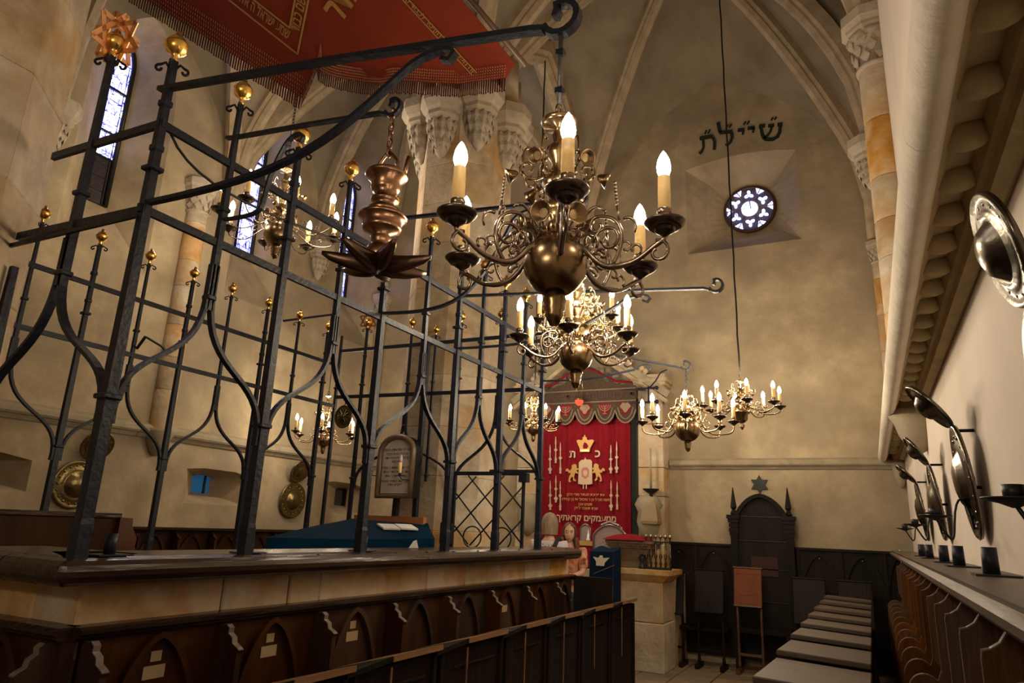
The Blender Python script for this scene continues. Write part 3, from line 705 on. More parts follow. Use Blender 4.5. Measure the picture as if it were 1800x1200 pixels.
# ---- bracket arms of the south side that carry the lamps
def arm_part(pts, w, h, name='bracket_arm'):
    fr = MB(); pts = [Vector(p) for p in pts]; d = (pts[-1]-pts[0]).normalized(); side = Vector((-d.y, d.x, 0)).normalized()
    fr.bar(pts, h, w, side) if False else fr.bar(pts, w, h, side.cross(d) if False else (0, 0, 1)); return fr.build(name, IRON, gr)
def flat_curve(pts, w, th, name, m=IRON):
    pts = [Vector(p) for p in pts]; d = pts[-1]-pts[0]; side = Vector((-d.y, d.x, 0)).normalized(); mb = MB(); mb.bar(pts, th, w, side); return mb.build(name, m, gr)
def bracket(base, end, zb, zt, ztip, curl_at, w=.032, k=1., hook=True, post_over=.06):
    """straight bar from a post out to the hook, with an S-curved brace under it"""
    b = Vector(base); e = Vector(end); d = Vector((e.x-b.x, e.y-b.y, 0)); L = d.length; d.normalize(); Z = Vector((0, 0, 1))
    P = lambda t, z: Vector((b.x, b.y, 0))+d*t+Z*z
    arm = [P(-post_over, zt+.01), P(0, zt), P(L*.5, zt+(ztip-zt)*.5), P(L-.10*k, ztip)]
    hk = [P(L-.06*k, ztip-.012)]+[P(L, ztip)+d*(.055*k*math.cos(a))+Z*(.055*k*math.sin(a)+.01) for a in [PI*1.1+i*PI/8 for i in range(13)]]+[P(L, ztip)+d*(-.012*k)+Z*(.045*k), P(L, ztip)+d*(-.02*k)+Z*(.02*k)]
    flat_curve(arm+(hk if hook else []), w, .020*k, 'bracket_arm', IRON)
    C = curl_at*L; zc = zt+(ztip-zt)*curl_at-.03
    br = bez(P(.0, zb), P(L*.42, zb-.03), P(C-.25*L, zb+.02), P(C-.06*L, zc-.06), 14)+bez(P(C-.06*L, zc-.06), P(C-.02*L, zc), P(C+.05*L, zc), P(C+.055*L, zc-.04), 6)[1:]+[P(C+.045*L, zc-.065), P(C+.028*L, zc-.05)]
    flat_curve(br, w*.9, .017*k, 'bracket_brace', IRON)
    return P(L, ztip-.045*k)
H1 = bracket((BX1, BY0, 0), (-.73, 1.66, 0), 2.86, 3.42, 3.13, .74, .032)
H2 = bracket((BX1, 2.03, 0), (-1.67, 2.04, 0), 2.95, 3.39, 3.30, .42, .024, .7)
H3 = bracket((BX1, 3.28, 0), (-1.36, 3.40, 0), 2.86, 3.50, 3.46, .74, .026, .9)
H4 = bracket((BX1, 4.19, 0), (-.74, 4.20, 0), 2.86, 3.27, 3.11, .72, .030, .75)
H5 = bracket((BX1, 5.72, 0), (-1.29, 5.74, 0), 2.93, 3.30, 2.98, .72, .034, .7)
for (x, y, s) in ((NX, 3.2, -1),):
    flat_curve([(NX, 3.38, 2.86), (NX+.2, 3.3, 2.92), (NX+.5, 3.25, 2.80), (NX+.55, 3.25, 2.76)], .02, .012, 'bracket_arm')

# candle cups on the ledge
for k, (y, x) in enumerate(((1.80, -2.66), (2.50, -2.66), (3.36, -2.66))):
    lab = ['iron candle cup on the platform ledge beside the cage corner post', 'iron candle cup on the platform ledge at the left edge of the blue table', 'iron candle cup on the platform ledge right of the third thick post'][k]
    t = thing('candle_cup', lab, 'candle cup', (x, y, BZ+.002), 'candle cups on the platform ledge')
    MB().rng((x-.05, y-.07, BZ+.002), (x+.05, y+.07, BZ+.008)).build('base_plate', BLACK, t)
    MB().lathe([(.022, .007), (.021, .085), (.017, .085), (.017, .06), (.001, .06)], 12, (x, y, BZ)).build('cup', IRON, t)

MB().tube(bez((BX1, 1.70, 3.22), (BX1, 1.85, 3.02), (BX1, 2.3, 3.10), (BX1, 2.95, 3.18), 12), .006, 6).build('lamp_cable', BLACK, gr)
# ---------------------------------------------------------------- chandeliers
def candle_parts(arm, o, k=1., ch=.10, lit=True, pan=.055, lights=None):
    """drip pan, socket, wax tube and bulb on the arm's end at o"""
    o = Vector(o)
    MB().lathe([(.008*k, -.02*k), (.016*k, -.014*k), (.024*k, -.009*k), (.0255*k, -.008*k), (.027*k, .0), (.0285*k, .0008*k), (pan*k*.62, .0012*k), (pan*k*.76, .0022*k), (pan*k*.79, .0034*k), (pan*k*.96, .0125*k), (pan*k, .018*k), (pan*k*.97, .020*k), (pan*k*.75, .009*k), (.012*k, .005*k), (.012*k, .012*k)], 20, o).build('drip_pan', PANM, arm)
    MB().lathe([(.012*k, .006*k), (.017*k, .012*k), (.018*k, .026*k), (.012*k, .032*k), (.019*k, .040*k), (.021*k, .05*k), (.019*k, .055*k)], 14, o).build('socket', BRONZE, arm)
    z = .05*k
    MB().lathe([(.0165*k, z), (.017*k, z+ch*k*.5), (.0162*k, z+ch*k), (.011*k, z+ch*k), (.001, z+ch*k)], 14, o).build('candle_tube', WAX, arm)
    z += ch*k
    MB().lathe([(.012*k, z), (.0185*k, z+.018*k), (.0195*k, z+.030*k), (.016*k, z+.050*k), (.008*k, z+.068*k), (.001, z+.078*k)], 12, o).build('candle_bulb', BULB, arm)
    return o+Vector((0, 0, z+.035*k))
def scroll_arm(R, drop, zc, kind):
    """one arm in the local x-z plane: hub at r = .05, pan centre at (R, zc)"""
    X, Z = Vector((1, 0, 0)), Vector((0, 0, 1)); mb = MB()
    V = lambda x, z: Vector((x, 0, z))
    if kind == 'baroque':
        mb.tube(bez(V(.05, zc-.0), V(R*.34, zc-.005), V(R*.33, zc-drop), V(R*.58, zc-drop), 10)+bez(V(R*.58, zc-drop), V(R*.80, zc-drop*.98), V(R*.82, zc-.055), V(R*.99, zc-.030), 10)[1:]+[V(R, zc-.02)], [.0085]*12+[.007]*10, 7)
        mb.tube(spiral(V(R*.94, zc-.062), .034, .010, PI*.55, -PI*1.4, 16, X, Z), .005, 6)
        mb.tube(spiral(V(R*.74, zc-drop*.52), .020, .006, -PI*.3, PI*1.3, 10, X, Z), .004, 5)
        # inner openwork: a C-scroll climbing from the elbow back to the stem
        mb.tube(bez(V(R*.52, zc-drop), V(R*.72, zc-.01), V(R*.62, zc+.075), V(R*.38, zc+.07), 12)+spiral(V(R*.40, zc+.042), .028, .008, PI*.55, PI*2.2, 10, X, Z)[1:], .0055, 6)
        mb.tube(spiral(V(R*.50, zc-.005), .044, .010, PI, -PI*1.3, 18, X, Z), .005, 6)
        mb.tube(spiral(V(R*.30, zc+.0), .036, .008, -PI*.2, PI*1.8, 14, X, Z), .0045, 6)
        mb.tube(bez(V(R*.64, zc+.05), V(R*.72, zc+.06), V(R*.78, zc+.03), V(R*.74, zc+.005), 6), [.005]*4+[.003]*3, 5)
        mb.tube(spiral(V(R*.44, zc-.045), .026, .006, PI*1.2, -PI*.6, 10, X, Z), .004, 5)
        mb.tube(spiral(V(R*.22, zc+.055), .030, .007, PI*1.1, -PI*.7, 12, X, Z), .0045, 6)
        mb.tube(spiral(V(R*.66, zc-.035), .022, .005, PI*.9, -PI*.9, 10, X, Z), .0038, 5)
        mb.tube(bez(V(R*.20, zc+.02), V(R*.26, zc+.10), V(R*.40, zc+.12), V(R*.46, zc+.085), 8), [.005]*6+[.003]*3, 6)
        mb.tube(bez(V(R*.46, zc-.055), V(R*.40, zc-.02), V(R*.30, zc-.06), V(R*.24, zc-.02), 8), .004, 5)
        mb.tube([V(R*.60, zc+.05), V(R*.58, zc+.09)], .004, 5)
        for i in range(7): mb.lathe([(.0035, 0), (.0055, .006), (.0035, .012)], 6, V(R*.58-i*.001, zc+.09+i*.011))
    elif kind == 'plain':
        mb.tube(bez(V(.03, zc+.02), V(R*.30, zc+.20), V(R*.22, zc-drop*1.2), V(R*.62, zc-drop*1.25), 14)+bez(V(R*.62, zc-drop*1.25), V(R*.95, zc-drop*1.25), V(R*1.0, zc-.08), V(R, zc-.018), 10)[1:], .007, 7)
        mb.tube(spiral(V(R*.30, zc+.07), .05, .01, -PI*.5, PI*1.4, 14, X, Z), .005, 6)
        mb.tube(spiral(V(R*.40, zc-.02), .04, .01, PI*.5, -PI*1.4, 14, X, Z), .005, 6)
    else:           # low: flat arms with a curled tip
        mb.tube(bez(V(.04, zc-.01), V(R*.4, zc+.03), V(R*.45, zc-drop), V(R*.7, zc-drop*.9), 10)+bez(V(R*.7, zc-drop*.9), V(R*.95, zc-drop*.8), V(R*1.02, zc-.05), V(R, zc-.02), 8)[1:], .007, 7)
        mb.tube(spiral(V(R*.50, zc+.015), .05, .010, -PI*.8, PI*1.2, 16, X, Z), .005, 6)
        mb.tube(spiral(V(R*.28, zc+.02), .045, .010, PI*.2, -PI*1.6, 16, X, Z), .005, 6)
        mb.tube(spiral(V(R*.76, zc-drop*.35), .028, .008, PI*1.4, -PI*.6, 12, X, Z), .0045, 6)
    return mb
def chandelier(label, loc, R, n, kind='baroque', k=1., body=BRASS, armm=BRONZE, rot=0., drop=.085, stem_top=.40, ball=.09, watts=1., one_light=False, chain=None, cable=None, hookz=None, upper=6, tiers=1, body_kind='ball', ch=.10, pan=.055, group='lit brass chandeliers', wall_arm=False):
    """loc = centre of the ring of pans; everything hangs round the vertical axis through it"""
    L = Vector(loc); t = thing('chandelier', label, 'chandelier', loc, group); A = Matrix.Translation(L)
    if body_kind == 'ball':
        b = ball; zb = -.055*k
        MB().lathe([(.001, zb-b-.088*k), (.012*k, zb-b-.085*k), (.022*k, zb-b-.065*k), (.027*k, zb-b-.058*k), (.024*k, zb-b-.048*k), (.030*k, zb-b-.038*k), (.027*k, zb-b-.028*k), (.033*k, zb-b-.016*k), (.028*k, zb-b+.006*k)]+[(b*math.sin(a), zb-b*math.cos(a)) for a in [.34+i*(PI-.7)/14 for i in range(15)]]+[(.028*k, zb+b+.004*k), (.024*k, zb+b+.02*k)], 28, L).build('globe', body, t)
    elif body_kind == 'vase':
        zb = 0; b = ball
        MB().lathe([(.001, -.235*k), (.012*k, -.22*k), (.03*k, -.19*k), (.012*k, -.165*k), (.03*k, -.155*k), (.058*k, -.13*k), (.062*k, -.07*k), (.085*k, -.06*k), (.088*k, -.045*k), (.07*k, -.03*k), (.095*k, .0), (.085*k, .05*k), (.05*k, .08*k), (.03*k, .10*k)], 24, L).build('globe', body, t)
    zt = .03*k if body_kind == 'ball' else .08*k
    st = [(.024*k, zt-.01*k), (.030*k, zt+.02*k), (.034*k, zt+.035*k), (.020*k, zt+.05*k), (.038*k, zt+.075*k), (.042*k, zt+.09*k), (.024*k, zt+.11*k), (.030*k, zt+.13*k), (.044*k, zt+.16*k), (.046*k, zt+.175*k), (.02*k, zt+.20*k), (.017*k, zt+.23*k), (.034*k, zt+.255*k), (.034*k, zt+.28*k), (.014*k, zt+.30*k), (.020*k, zt+.325*k), (.012*k, zt+.345*k)]
    s_ = (stem_top-.06*k-zt)/(.345*k)
    MB().lathe([(r, zt+(z-zt)*s_) for r, z in st]+[(.048*k, stem_top-.05*k), (.055*k, stem_top-.038*k), (.052*k, stem_top-.034*k), (.018*k, stem_top-.045*k), (.012*k, stem_top-.02*k), (.001, stem_top-.015*k)], 20, L).build('stem', STEMB if body is BRASS else body, t)
    MB().tube([L+Vector((0, .018*k*math.cos(2*PI*i/14), stem_top+.018*k*math.sin(2*PI*i/14))) for i in range(14)], .005*k, 6, closed=True).build('hanging_ring', armm, t)
    proto = scroll_arm(R, drop, 0, kind)
    first = None
    for i in range(n):
        a = rot+2*PI*i/n; M = A @ Matrix.Rotation(a, 4, 'Z')
        if first is None:
            mb = MB(); mb._m(proto, None)
            for v in mb.v: v += L
            arm = mb.build('arm', armm, t); tip = candle_parts(arm, L+Vector((R, 0, 0)), k, ch, True, pan); first = arm; arm.rotation_euler.z = a
        else:
            c = copy_tree(first, t); c.rotation_euler.z = a
        if not one_light:
            p = M @ Vector((R, 0, tip.z-L.z)); point_light(p, BULB_W*watts, r=.02*k)
    if one_light:
        for dz in (.12,): point_light(L+Vector((0, 0, stem_top*.75)), BULB_W*watts*n*.5, r=.12)
        a = rot
        for q in (0, 1): point_light(L+Vector((R*1.0*math.cos(rot+PI/n+PI*q), R*math.sin(rot+PI/n+PI*q), .16*k)), BULB_W*watts*n*.25, r=.05)
    if upper:
        X, Z = Vector((1, 0, 0)), Vector((0, 0, 1)); V = lambda x, z: Vector((x, 0, z))
        z0 = stem_top*.52; mb = MB()
        mb.tube(bez(V(.03*k, z0), V(.06*k, z0-.02*k), V(.09*k, z0-.03*k), V(.105*k, z0+.005*k), 8), .0045*k, 6)
        mb.tube(spiral(V(.085*k, z0+.015*k), .028*k, .007*k, -PI*.3, PI*1.5, 12, X, Z), .004*k, 6)
        mb.tube(spiral(V(.075*k, z0-.03*k), .022*k, .006*k, PI*.5, -PI*1.2, 10, X, Z), .004*k, 6)
        mb.tube(bez(V(.10*k, z0+.02*k), V(.11*k, z0+.07*k), V(.09*k, z0+.10*k), V(.075*k, z0+.075*k), 8), .004*k, 6)
        bell = MB().lathe([(.004*k, 0), (.010*k, .006*k), (.016*k, .02*k), (.024*k, .034*k), (.022*k, .034*k), (.012*k, .02*k)], 12, V(.115*k, z0), Matrix.Rotation(PI*.62, 4, 'Y'))
        f2 = None
        for i in range(upper):
            a = rot+PI/n+2*PI*i/upper
            if f2 is None:
                m2 = MB(); m2._m(mb, None)
                for v in m2.v: v += L
                f2 = m2.build('ornament_scroll', body, t); b2 = MB(); b2._m(bell, None)
                for v in b2.v: v += L
                b2.build('reflector_bell', body, f2); f2.rotation_euler.z = a
            else: copy_tree(f2, t).rotation_euler.z = a
        # trumpet bells between the arms at globe level
        b3 = MB().lathe([(.006*k, 0), (.012*k, .01*k), (.018*k, .03*k), (.032*k, .05*k), (.030*k, .05*k), (.014*k, .03*k)], 14, V(.055*k, .075*k), Matrix.Rotation(PI*.55, 4, 'Y'))
        f3 = None
        for i in range(n):
            a = rot+PI/n+2*PI*i/n
            if f3 is None:
                m3 = MB(); m3._m(b3, None)
                for v in m3.v: v += L
                f3 = m3.build('trumpet_bell', body, t); f3.rotation_euler.z = a
            else: copy_tree(f3, t).rotation_euler.z = a
    top = L+Vector((0, 0, stem_top+.02*k))
    if chain is not None:             # real links up to height chain
        z = top.z; i = 0
        ln = MB()
        while z < chain:
            e = Vector((1, 0, 0)) if i % 2 else Vector((0, 1, 0)); c = Vector((L.x, L.y, z+.012*k))
            ln.tube([c+e*(.008*k*math.cos(2*PI*j/8))+Vector((0, 0, .017*k*math.sin(2*PI*j/8))) for j in range(8)], .003*k, 4, closed=True); z += .026*k; i += 1
        ln.build('chain', IRON, t)
    if cable is not None:
        pts = [top+(Vector(cable)-top)*(i/24)+Vector((math.sin(i*2.3)*.004, math.cos(i*1.7)*.004, 0)) for i in range(25)]
        MB().tube(pts, .011, 6).build('hanging_cable', BLACK, t)
    if wall_arm:
        MB().bar([(XW, L.y, chain), (L.x+.02, L.y, chain)], .02, .03, (0, 0, 1)).build('wall_bracket', IRON, t)
    if hookz is not None:
        MB().tube([top, Vector((L.x, L.y, hookz))], .008, 8).build('hanging_rod', IRON_B, t)
        hk = MB()
        for z in (top.z+.05, hookz-.08): hk.box((L.x, L.y, z), (.024, .024, .018))
        hk.build('rod_collar', IRON, t)
    return t
# the one nearest the camera hangs from the cage's corner bracket
cA = at(980, 444, 'Y', 1.66)
chandelier('large bronze chandelier in front, six lit candles, nearest to the camera', (H1.x, H1.y, 2.37), .315, 6, 'baroque', 1.0, rot=math.radians(-62), stem_top=.44, hookz=H1.z+.01, watts=1.3)
chandelier('dark bronze chandelier with brown globe, second in the line behind the nearest one', (H3.x, H3.y, 2.575), .33, 6, 'baroque', 1.02, rot=math.radians(-75), stem_top=.46, hookz=H3.z+.01, one_light=True, ball=.092)
yc = at(1018, 572, 'Y', 4.6)
chandelier('yellow polished brass chandelier partly hidden between the two dark bronze ones', (yc.x, yc.y, yc.z), .31, 6, 'baroque', .98, body=YBRASS, armm=YBRASS, rot=math.radians(-20), stem_top=.42, hookz=3.6, one_light=True, ball=.08)
cC = at(1203, 744, 'Y', 5.74)
chandelier('plain globe chandelier with sweeping S-shaped arms hung from the last cage bracket', (H5.x, H5.y, cC.z), .37, 8, 'plain', .92, rot=.18, stem_top=.27, one_light=True, armm=BRASS, ball=.104, chain=H5.z, upper=5, drop=.075)
cD = at(1303, 716, 'Y', 8.4)
chandelier('brass chandelier with vase-shaped body hung on a long black cable before the east wall', (cD.x, cD.y, cD.z), .44, 8, 'low', 1.15, rot=.3, stem_top=.36, one_light=True, armm=BRASS, cable=(cD.x-.03, cD.y, 9.55), body_kind='vase', drop=.09, pan=.06)
cE = at(938, 745, 'Y', 8.1)
chandelier('small distant chandelier on a thin black cable left of the red ark curtain', (cE.x, cE.y, cE.z), .34, 8, 'low', 1.0, rot=.1, stem_top=.50, one_light=True, armm=BRASS, cable=(cE.x, cE.y, 8.6), drop=.08)
cF = at(490, 398, 'X', -5.9)
chandelier('large brass chandelier high in the north aisle, in front of the lancet windows', (cF.x, cF.y, cF.z-.0), .66, 8, 'low', 1.75, rot=.25, stem_top=.80, one_light=True, chain=9.2, ball=.16, drop=.15, watts=1.6, ch=.09)
cG = at(570, 765, 'X', -6.9)
chandelier('distant chandelier by the north wall, seen through the cage beside a round brass disc', (cG.x, cG.y, cG.z), .43, 6, 'plain', 1.15, rot=.1, stem_top=.62, one_light=True, armm=BRASS, chain=4.6, ball=.105, drop=.08, upper=6, wall_arm=True)
chandelier('unseen plain globe chandelier added behind the camera to light the near benches and parapet', (-1.2, -1.5, 2.55), .37, 8, 'plain', .92, rot=.18, stem_top=.27, one_light=True, ball=.092, cable=(-1.2, -1.5, 9.0), upper=0, drop=.075, watts=1.0)  # added out of frame to brighten the near benches and parapet
# ---- hanging star lamp
sl = at(663, 476, 'Y', 2.04); SX, SYY, SZ = H2.x, H2.y, sl.z
lamp = thing('sabbath_lamp', 'copper coloured hanging star-shaped oil lamp with turned stem, left of the large chandelier', 'lamp', (SX, SYY, SZ))
O = (SX, SYY, SZ)
MB().lathe([(.0, -.012), (.008, -.01), (.012, 0), (.03, .006), (.03, .012)], 14, O).build('drip_tip', COPPER, lamp)
for i in range(7):
    a = 2*PI*i/7+.25; e = Vector((math.cos(a), math.sin(a), 0)); s_ = Vector((-e.y, e.x, 0)); o = Vector(O); Z = Vector((0, 0, 1))
    rings = []
    for r, w, h, z in ((.0, .03, .045, .03), (.065, .034, .045, .03), (.13, .026, .034, .033), (.19, .016, .022, .042), (.222, .007, .010, .05)):
        c = o+e*r+Z*z; rings.append([c+s_*w*math.cos(q)+Z*h*math.sin(q) if math.sin(q) < .5 else c+s_*w*math.cos(q)+Z*h*.5 for q in [2*PI*j/12 for j in range(12)]])
    MB().loft(rings, True, True, True).build('star_spout', DCOPPER, lamp)
MB().lathe([(0.0486, 0.03), (0.0551, 0.0595), (0.0583, 0.0831), (0.0486, 0.1008), (0.0324, 0.1102), (0.0389, 0.1244), (0.0421, 0.1421), (0.0356, 0.1539), (0.0745, 0.1716), (0.081, 0.1893), (0.0745, 0.1976), (0.094, 0.2247), (0.1004, 0.2306), (0.094, 0.2389), (0.0551, 0.2448), (0.0648, 0.2566), (0.0648, 0.2684), (0.0389, 0.2778), (0.0454, 0.2955), (0.0551, 0.3038), (0.0551, 0.3132), (0.0356, 0.3226), (0.0551, 0.3486), (0.0616, 0.3628), (0.0583, 0.3899), (0.0842, 0.41), (0.0907, 0.4218), (0.0842, 0.4288), (0.0486, 0.4265), (0.0016, 0.4194)], 24, O).build('stem', COPPER, lamp)
hk = MB(); o = Vector(O)
for sx in (-1, 1): hk.tube([o+Vector((sx*.05, 0, .42)), o+Vector((sx*.048, 0, .48)), o+Vector((sx*.02, 0, .515)), o+Vector((0, 0, .53))], .008, 6)
hk.tube([o+Vector((.07, .02, .41)), o+Vector((.09, .02, .50))], .009, 6)
hk.build('hanger', COPPER, lamp)
ln = MB(); z = O[2]+.53; i = 0
while z < H2.z+.02:
    e = Vector((1, 0, 0)) if i % 2 else Vector((0, 1, 0)); c = Vector((SX, SYY, z))
    ln.tube([c+e*(.012*math.cos(2*PI*j/10))+Vector((0, 0, .024*math.sin(2*PI*j/10))) for j in range(10)], .0045, 5, closed=True); z += .037; i += 1
ln.build('chain', COPPER, lamp)
# ---------------------------------------------------------------- pews, stalls and desks
def arch_pts(w, h, n=7, k=1.0):
    """pointed arch centre line, springing at z = 0, apex at (0, h)"""
    L = []
    for i in range(n+1):
        t = i/n; L.append((-w/2+w/2*(t**1.35), h*math.sin(t*PI/2*.92)/math.sin(PI/2*.92)))
    return L+[(-x, z) for x, z in L[-2::-1]]
def arch_mould(parent, o, ex, out, w, h, zs, leg, th=.03, d=.022, m=WOOD):
    """raised pointed moulding on a panel: o base centre, ex along the wall, out away from it"""
    o, ex, out = Vector(o), Vector(ex), Vector(out); Z = Vector((0, 0, 1))
    c = [(-w/2, -leg)]+arch_pts(w, h)+[(w/2, -leg)]
    mb = MB(); mb.bar([o+ex*x+Z*(zs+z)+out*d*.5 for x, z in c], d*1.6, th, out) if False else mb.bar([o+ex*x+Z*(zs+z)+out*d*.5 for x, z in c], th, d*1.6, out)
    return mb.build('arch_moulding', m, parent)
def scroll_fin(parent, o, out, along, zt, zb, dep, th=.03, m=WOOD, lit=True):
    """divider between two seats: plank with a scrolled bracket on top"""
    o, out, along = Vector(o), Vector(out), Vector(along)
    P = [(0, zt), (dep*.34, zt), (dep*.46, zt-.012), (dep*.44, zt-.034), (dep*.62, zt-.050), (dep*.66, zt-.074), (dep*.86, zt-.088), (dep*.95, zt-.098), (dep*.90, zt-.112), (dep*.90, zb), (0, zb)]
    M = Matrix(((out.x, 0, along.x, o.x-along.x*th/2), (out.y, 0, along.y, o.y-along.y*th/2), (0, 1, 0, 0), (0, 0, 0, 1)))
    if M.determinant() < 0: M = Matrix(((out.x, 0, -along.x, o.x+along.x*th/2), (out.y, 0, -along.y, o.y+along.y*th/2), (0, 1, 0, 0), (0, 0, 0, 1)))
    f = MB().prism(P, M, th).build('divider', m, parent)
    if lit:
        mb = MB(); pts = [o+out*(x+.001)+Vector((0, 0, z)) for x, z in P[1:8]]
        mb.bar(pts, th*.95, .006, out); mb.build('scroll_edge', mat('glint_wood', (.13, .10, .08), .3, col2=(.22, .17, .14), scale=20), f)  # glints along the scroll painted in as a pale strip
    return f
pew = thing('wainscot_pew', 'dark oak pew with pointed arch panels fixed along the parapet below the ledge', 'pew', (-2.66, 4, 0))
YF = [1.77+.622*i for i in range(8)]
for i in range(8):
    y0 = YF[i]; y1 = YF[i+1] if i < 7 else 6.62
    MB().rng((-2.70, y0+.002, .3), (-2.655, y1-.002, 1.13)).build('back_panel', WOOD, pew)
    arch_mould(pew, (-2.655, (y0+y1)/2, 0), (0, 1, 0), (1, 0, 0), .40, .36, .76, .3, .026)
    scroll_fin(pew, (-2.655, y0, 0), (1, 0, 0), (0, 1, 0), 1.13, .42, .15)
    MB().rng((-2.65, y0+.03, .42), (-2.30, y1-.03, .45)).build('seat', WOOD, pew)
    if i in (0, 1, 2, 5):
        for z, w, h in ((1.035, .05, .04), (.975, .10, .05)):
            if i == 0 and z > 1 or i != 5 or z < 1: MB().rng((-2.654, y0+.31-w/2, z-h/2), (-2.652, y0+.31+w/2, z+h/2)).build('name_card', mat('yellowed_card', (.34, .25, .13), .6), pew)
mb = MB()
for a, b in (((-2.66, 1.72, 0), (-2.66, 6.64, 0)),):
    sec = [(-.06, 0), (.015, 0), (.03, .012), (.025, .02), (.045, .026), (.05, .042), (.03, .05), (-.06, .05)]
    mb.loft([[Vector(p)+Vector((x, 0, 1.13+z)) for x, z in sec] for p in (a, b)], True, False, True)
mb.build('cap_rail', WOOD_H, pew)
for y in (1.9, 3.1, 4.4, 5.6): pass
# end block
MB().rng((-2.64, 6.64, .5), (-2.26, 6.70, 1.165)).build('end_panel', WOOD_B, pew)
pw2 = thing('wainscot_pew', 'dark oak pew end with one pointed arch panel on the western face of the parapet', 'pew', (-3.0, 1.72, 0))
MB().rng((-3.45, 1.685, .3), (-2.66, 1.735, 1.13)).build('back_panel', WOOD, pw2)
arch_mould(pw2, (-2.99, 1.685, 0), (1, 0, 0), (0, -1, 0), .40, .36, .76, .3, .026)
scroll_fin(pw2, (-2.70, 1.685, 0), (0, -1, 0), (1, 0, 0), 1.13, .42, .14)
sec = [(-.06, 0), (.015, 0), (.03, .012), (.025, .02), (.045, .026), (.05, .042), (.03, .05), (-.06, .05)]
MB().loft([[Vector((x0, 1.69-x, 1.13+z)) for x, z in sec] for x0 in (-3.46, -2.665)], True, False, True).build('cap_rail', WOOD_H, pw2)
MB().rng((-2.86, 1.679, .98), (-2.80, 1.681, 1.04)).build('name_card', MATS['yellowed_card'], pw2)
MB().rng((-3.45, 1.36, .42), (-2.75, 1.68, .45)).build('seat', WOOD, pw2)

def ordinal(k): return ['first', 'second', 'third', 'fourth', 'fifth', 'sixth', 'seventh', 'eighth', 'ninth', 'tenth', 'eleventh'][k]
# central row of desks in front of that pew
DE = [1.32, 1.95, 2.59, 3.29, 4.03, 4.68, 5.32, 6.02, 6.72]
for i in range(len(DE)-1):
    y0, y1 = DE[i], DE[i+1]; far = len(DE)-2-i
    d = thing('prayer_desk', 'black prayer desk with tan lid edge, %s from far end of central row' % ordinal(far), 'desk', (-2.1, (y0+y1)/2, 0), 'black prayer desks of the central row')
    L = y1-y0
    MB().rng((-2.10, y0+.02, .12), (-2.06, y1-.02, .955)).build('front_panel', WOOD_B, d)
    MB().rng((-2.056, y0+.16, .86), (-2.05, y1-.12, .872)).build('rail_slot', WOOD_H, d)
    for s_, q in ((y0+.02, .02), (y1-.05, .03)): MB().rng((-2.06, s_, .10), (-2.045, s_+.03, .955)).build('stile', WOOD_B, d)
    MB().rng((-2.043, y0+.275, .55), (-2.038, y0+.285, .95)).build('lit_stile_edge', WOOD_L, d)  # lit edge line of the stile, painted as a tan strip
    MB().rng((-2.30, y0+.03, .02), (-2.10, y0+.06, .9)).build('side_board', WOOD_B, d)
    MB().hexa([Vector(p) for p in ((-2.03, y0-.05, .952), (-2.38, y0-.05, .86), (-2.38, y0+.27, .88), (-2.03, y0+.27, .975), (-2.03, y0-.05, .975), (-2.38, y0-.05, .885), (-2.38, y0+.27, .905), (-2.03, y0+.27, 1.0))]).build('dark_lid', WOOD_B, d)
    MB().hexa([Vector(p) for p in ((-2.025, y0+.272, .975), (-2.38, y0+.272, .88), (-2.38, y1, .88), (-2.025, y1, .975), (-2.025, y0+.272, 1.002), (-2.38, y0+.272, .907), (-2.38, y1, .907), (-2.025, y1, 1.002))]).build('worn_lit_lid', WOOD_L, d)  # lighter board: worn oak with the lit edge painted into it
# row of desks beside the south wall, straight below the camera
DS = [1.75, 2.45, 3.18, 4.0, 4.72, 5.38, 6.02, 6.68, 7.4, 8.1, 8.75]
for i in range(len(DS)-1):
    y0, y1 = DS[i], DS[i+1]; far = len(DS)-2-i
    d = thing('prayer_desk', 'grey brown slanted prayer desk, %s from the far end of the south row' % ordinal(far), 'desk', (-.27, (y0+y1)/2, 0), 'grey slanted desks along the south aisle')
    z = 1.015
    mb = MB(); M = Matrix.Translation((-.265, (y0+y1)/2-.02, z)) @ Matrix.Rotation(-.045, 4, 'X') @ Matrix.Rotation(.05, 4, 'Y')
    mb.box((0, 0, 0), (.43, y1-y0-.03, .028), None, .005); m2 = MB(); m2._m(mb, M); m2.build('lid', WOOD_D, d)
    MB().rng((-.46, y1-.065, z-.055), (-.06, y1-.035, z-.016)).build('book_rest', WOOD_D, d)
    MB().rng((-.45, y0+.03, .15), (-.42, y1-.06, z-.04)).build('front_panel', WOOD_B, d)
    MB().rng((-.11, y0+.03, .15), (-.08, y1-.06, z-.05)).build('back_panel', WOOD_B, d)
    MB().rng((-.42, y0+.03, .02), (-.11, y0+.06, z-.06)).build('side_board', WOOD_B, d)
    if i in (1, 2): MB().lathe([(.016, 0), (.016, .003), (.001, .004)], 10, (-.44, y0+.16, z+.012)).build('brass_tag', YBRASS, d)
    MB().tube([(-.47, y0+.2, z-.03), (-.47, y0+.2, z-.15)], .003, 5).build('cord', WAX, d) if i == 3 else None
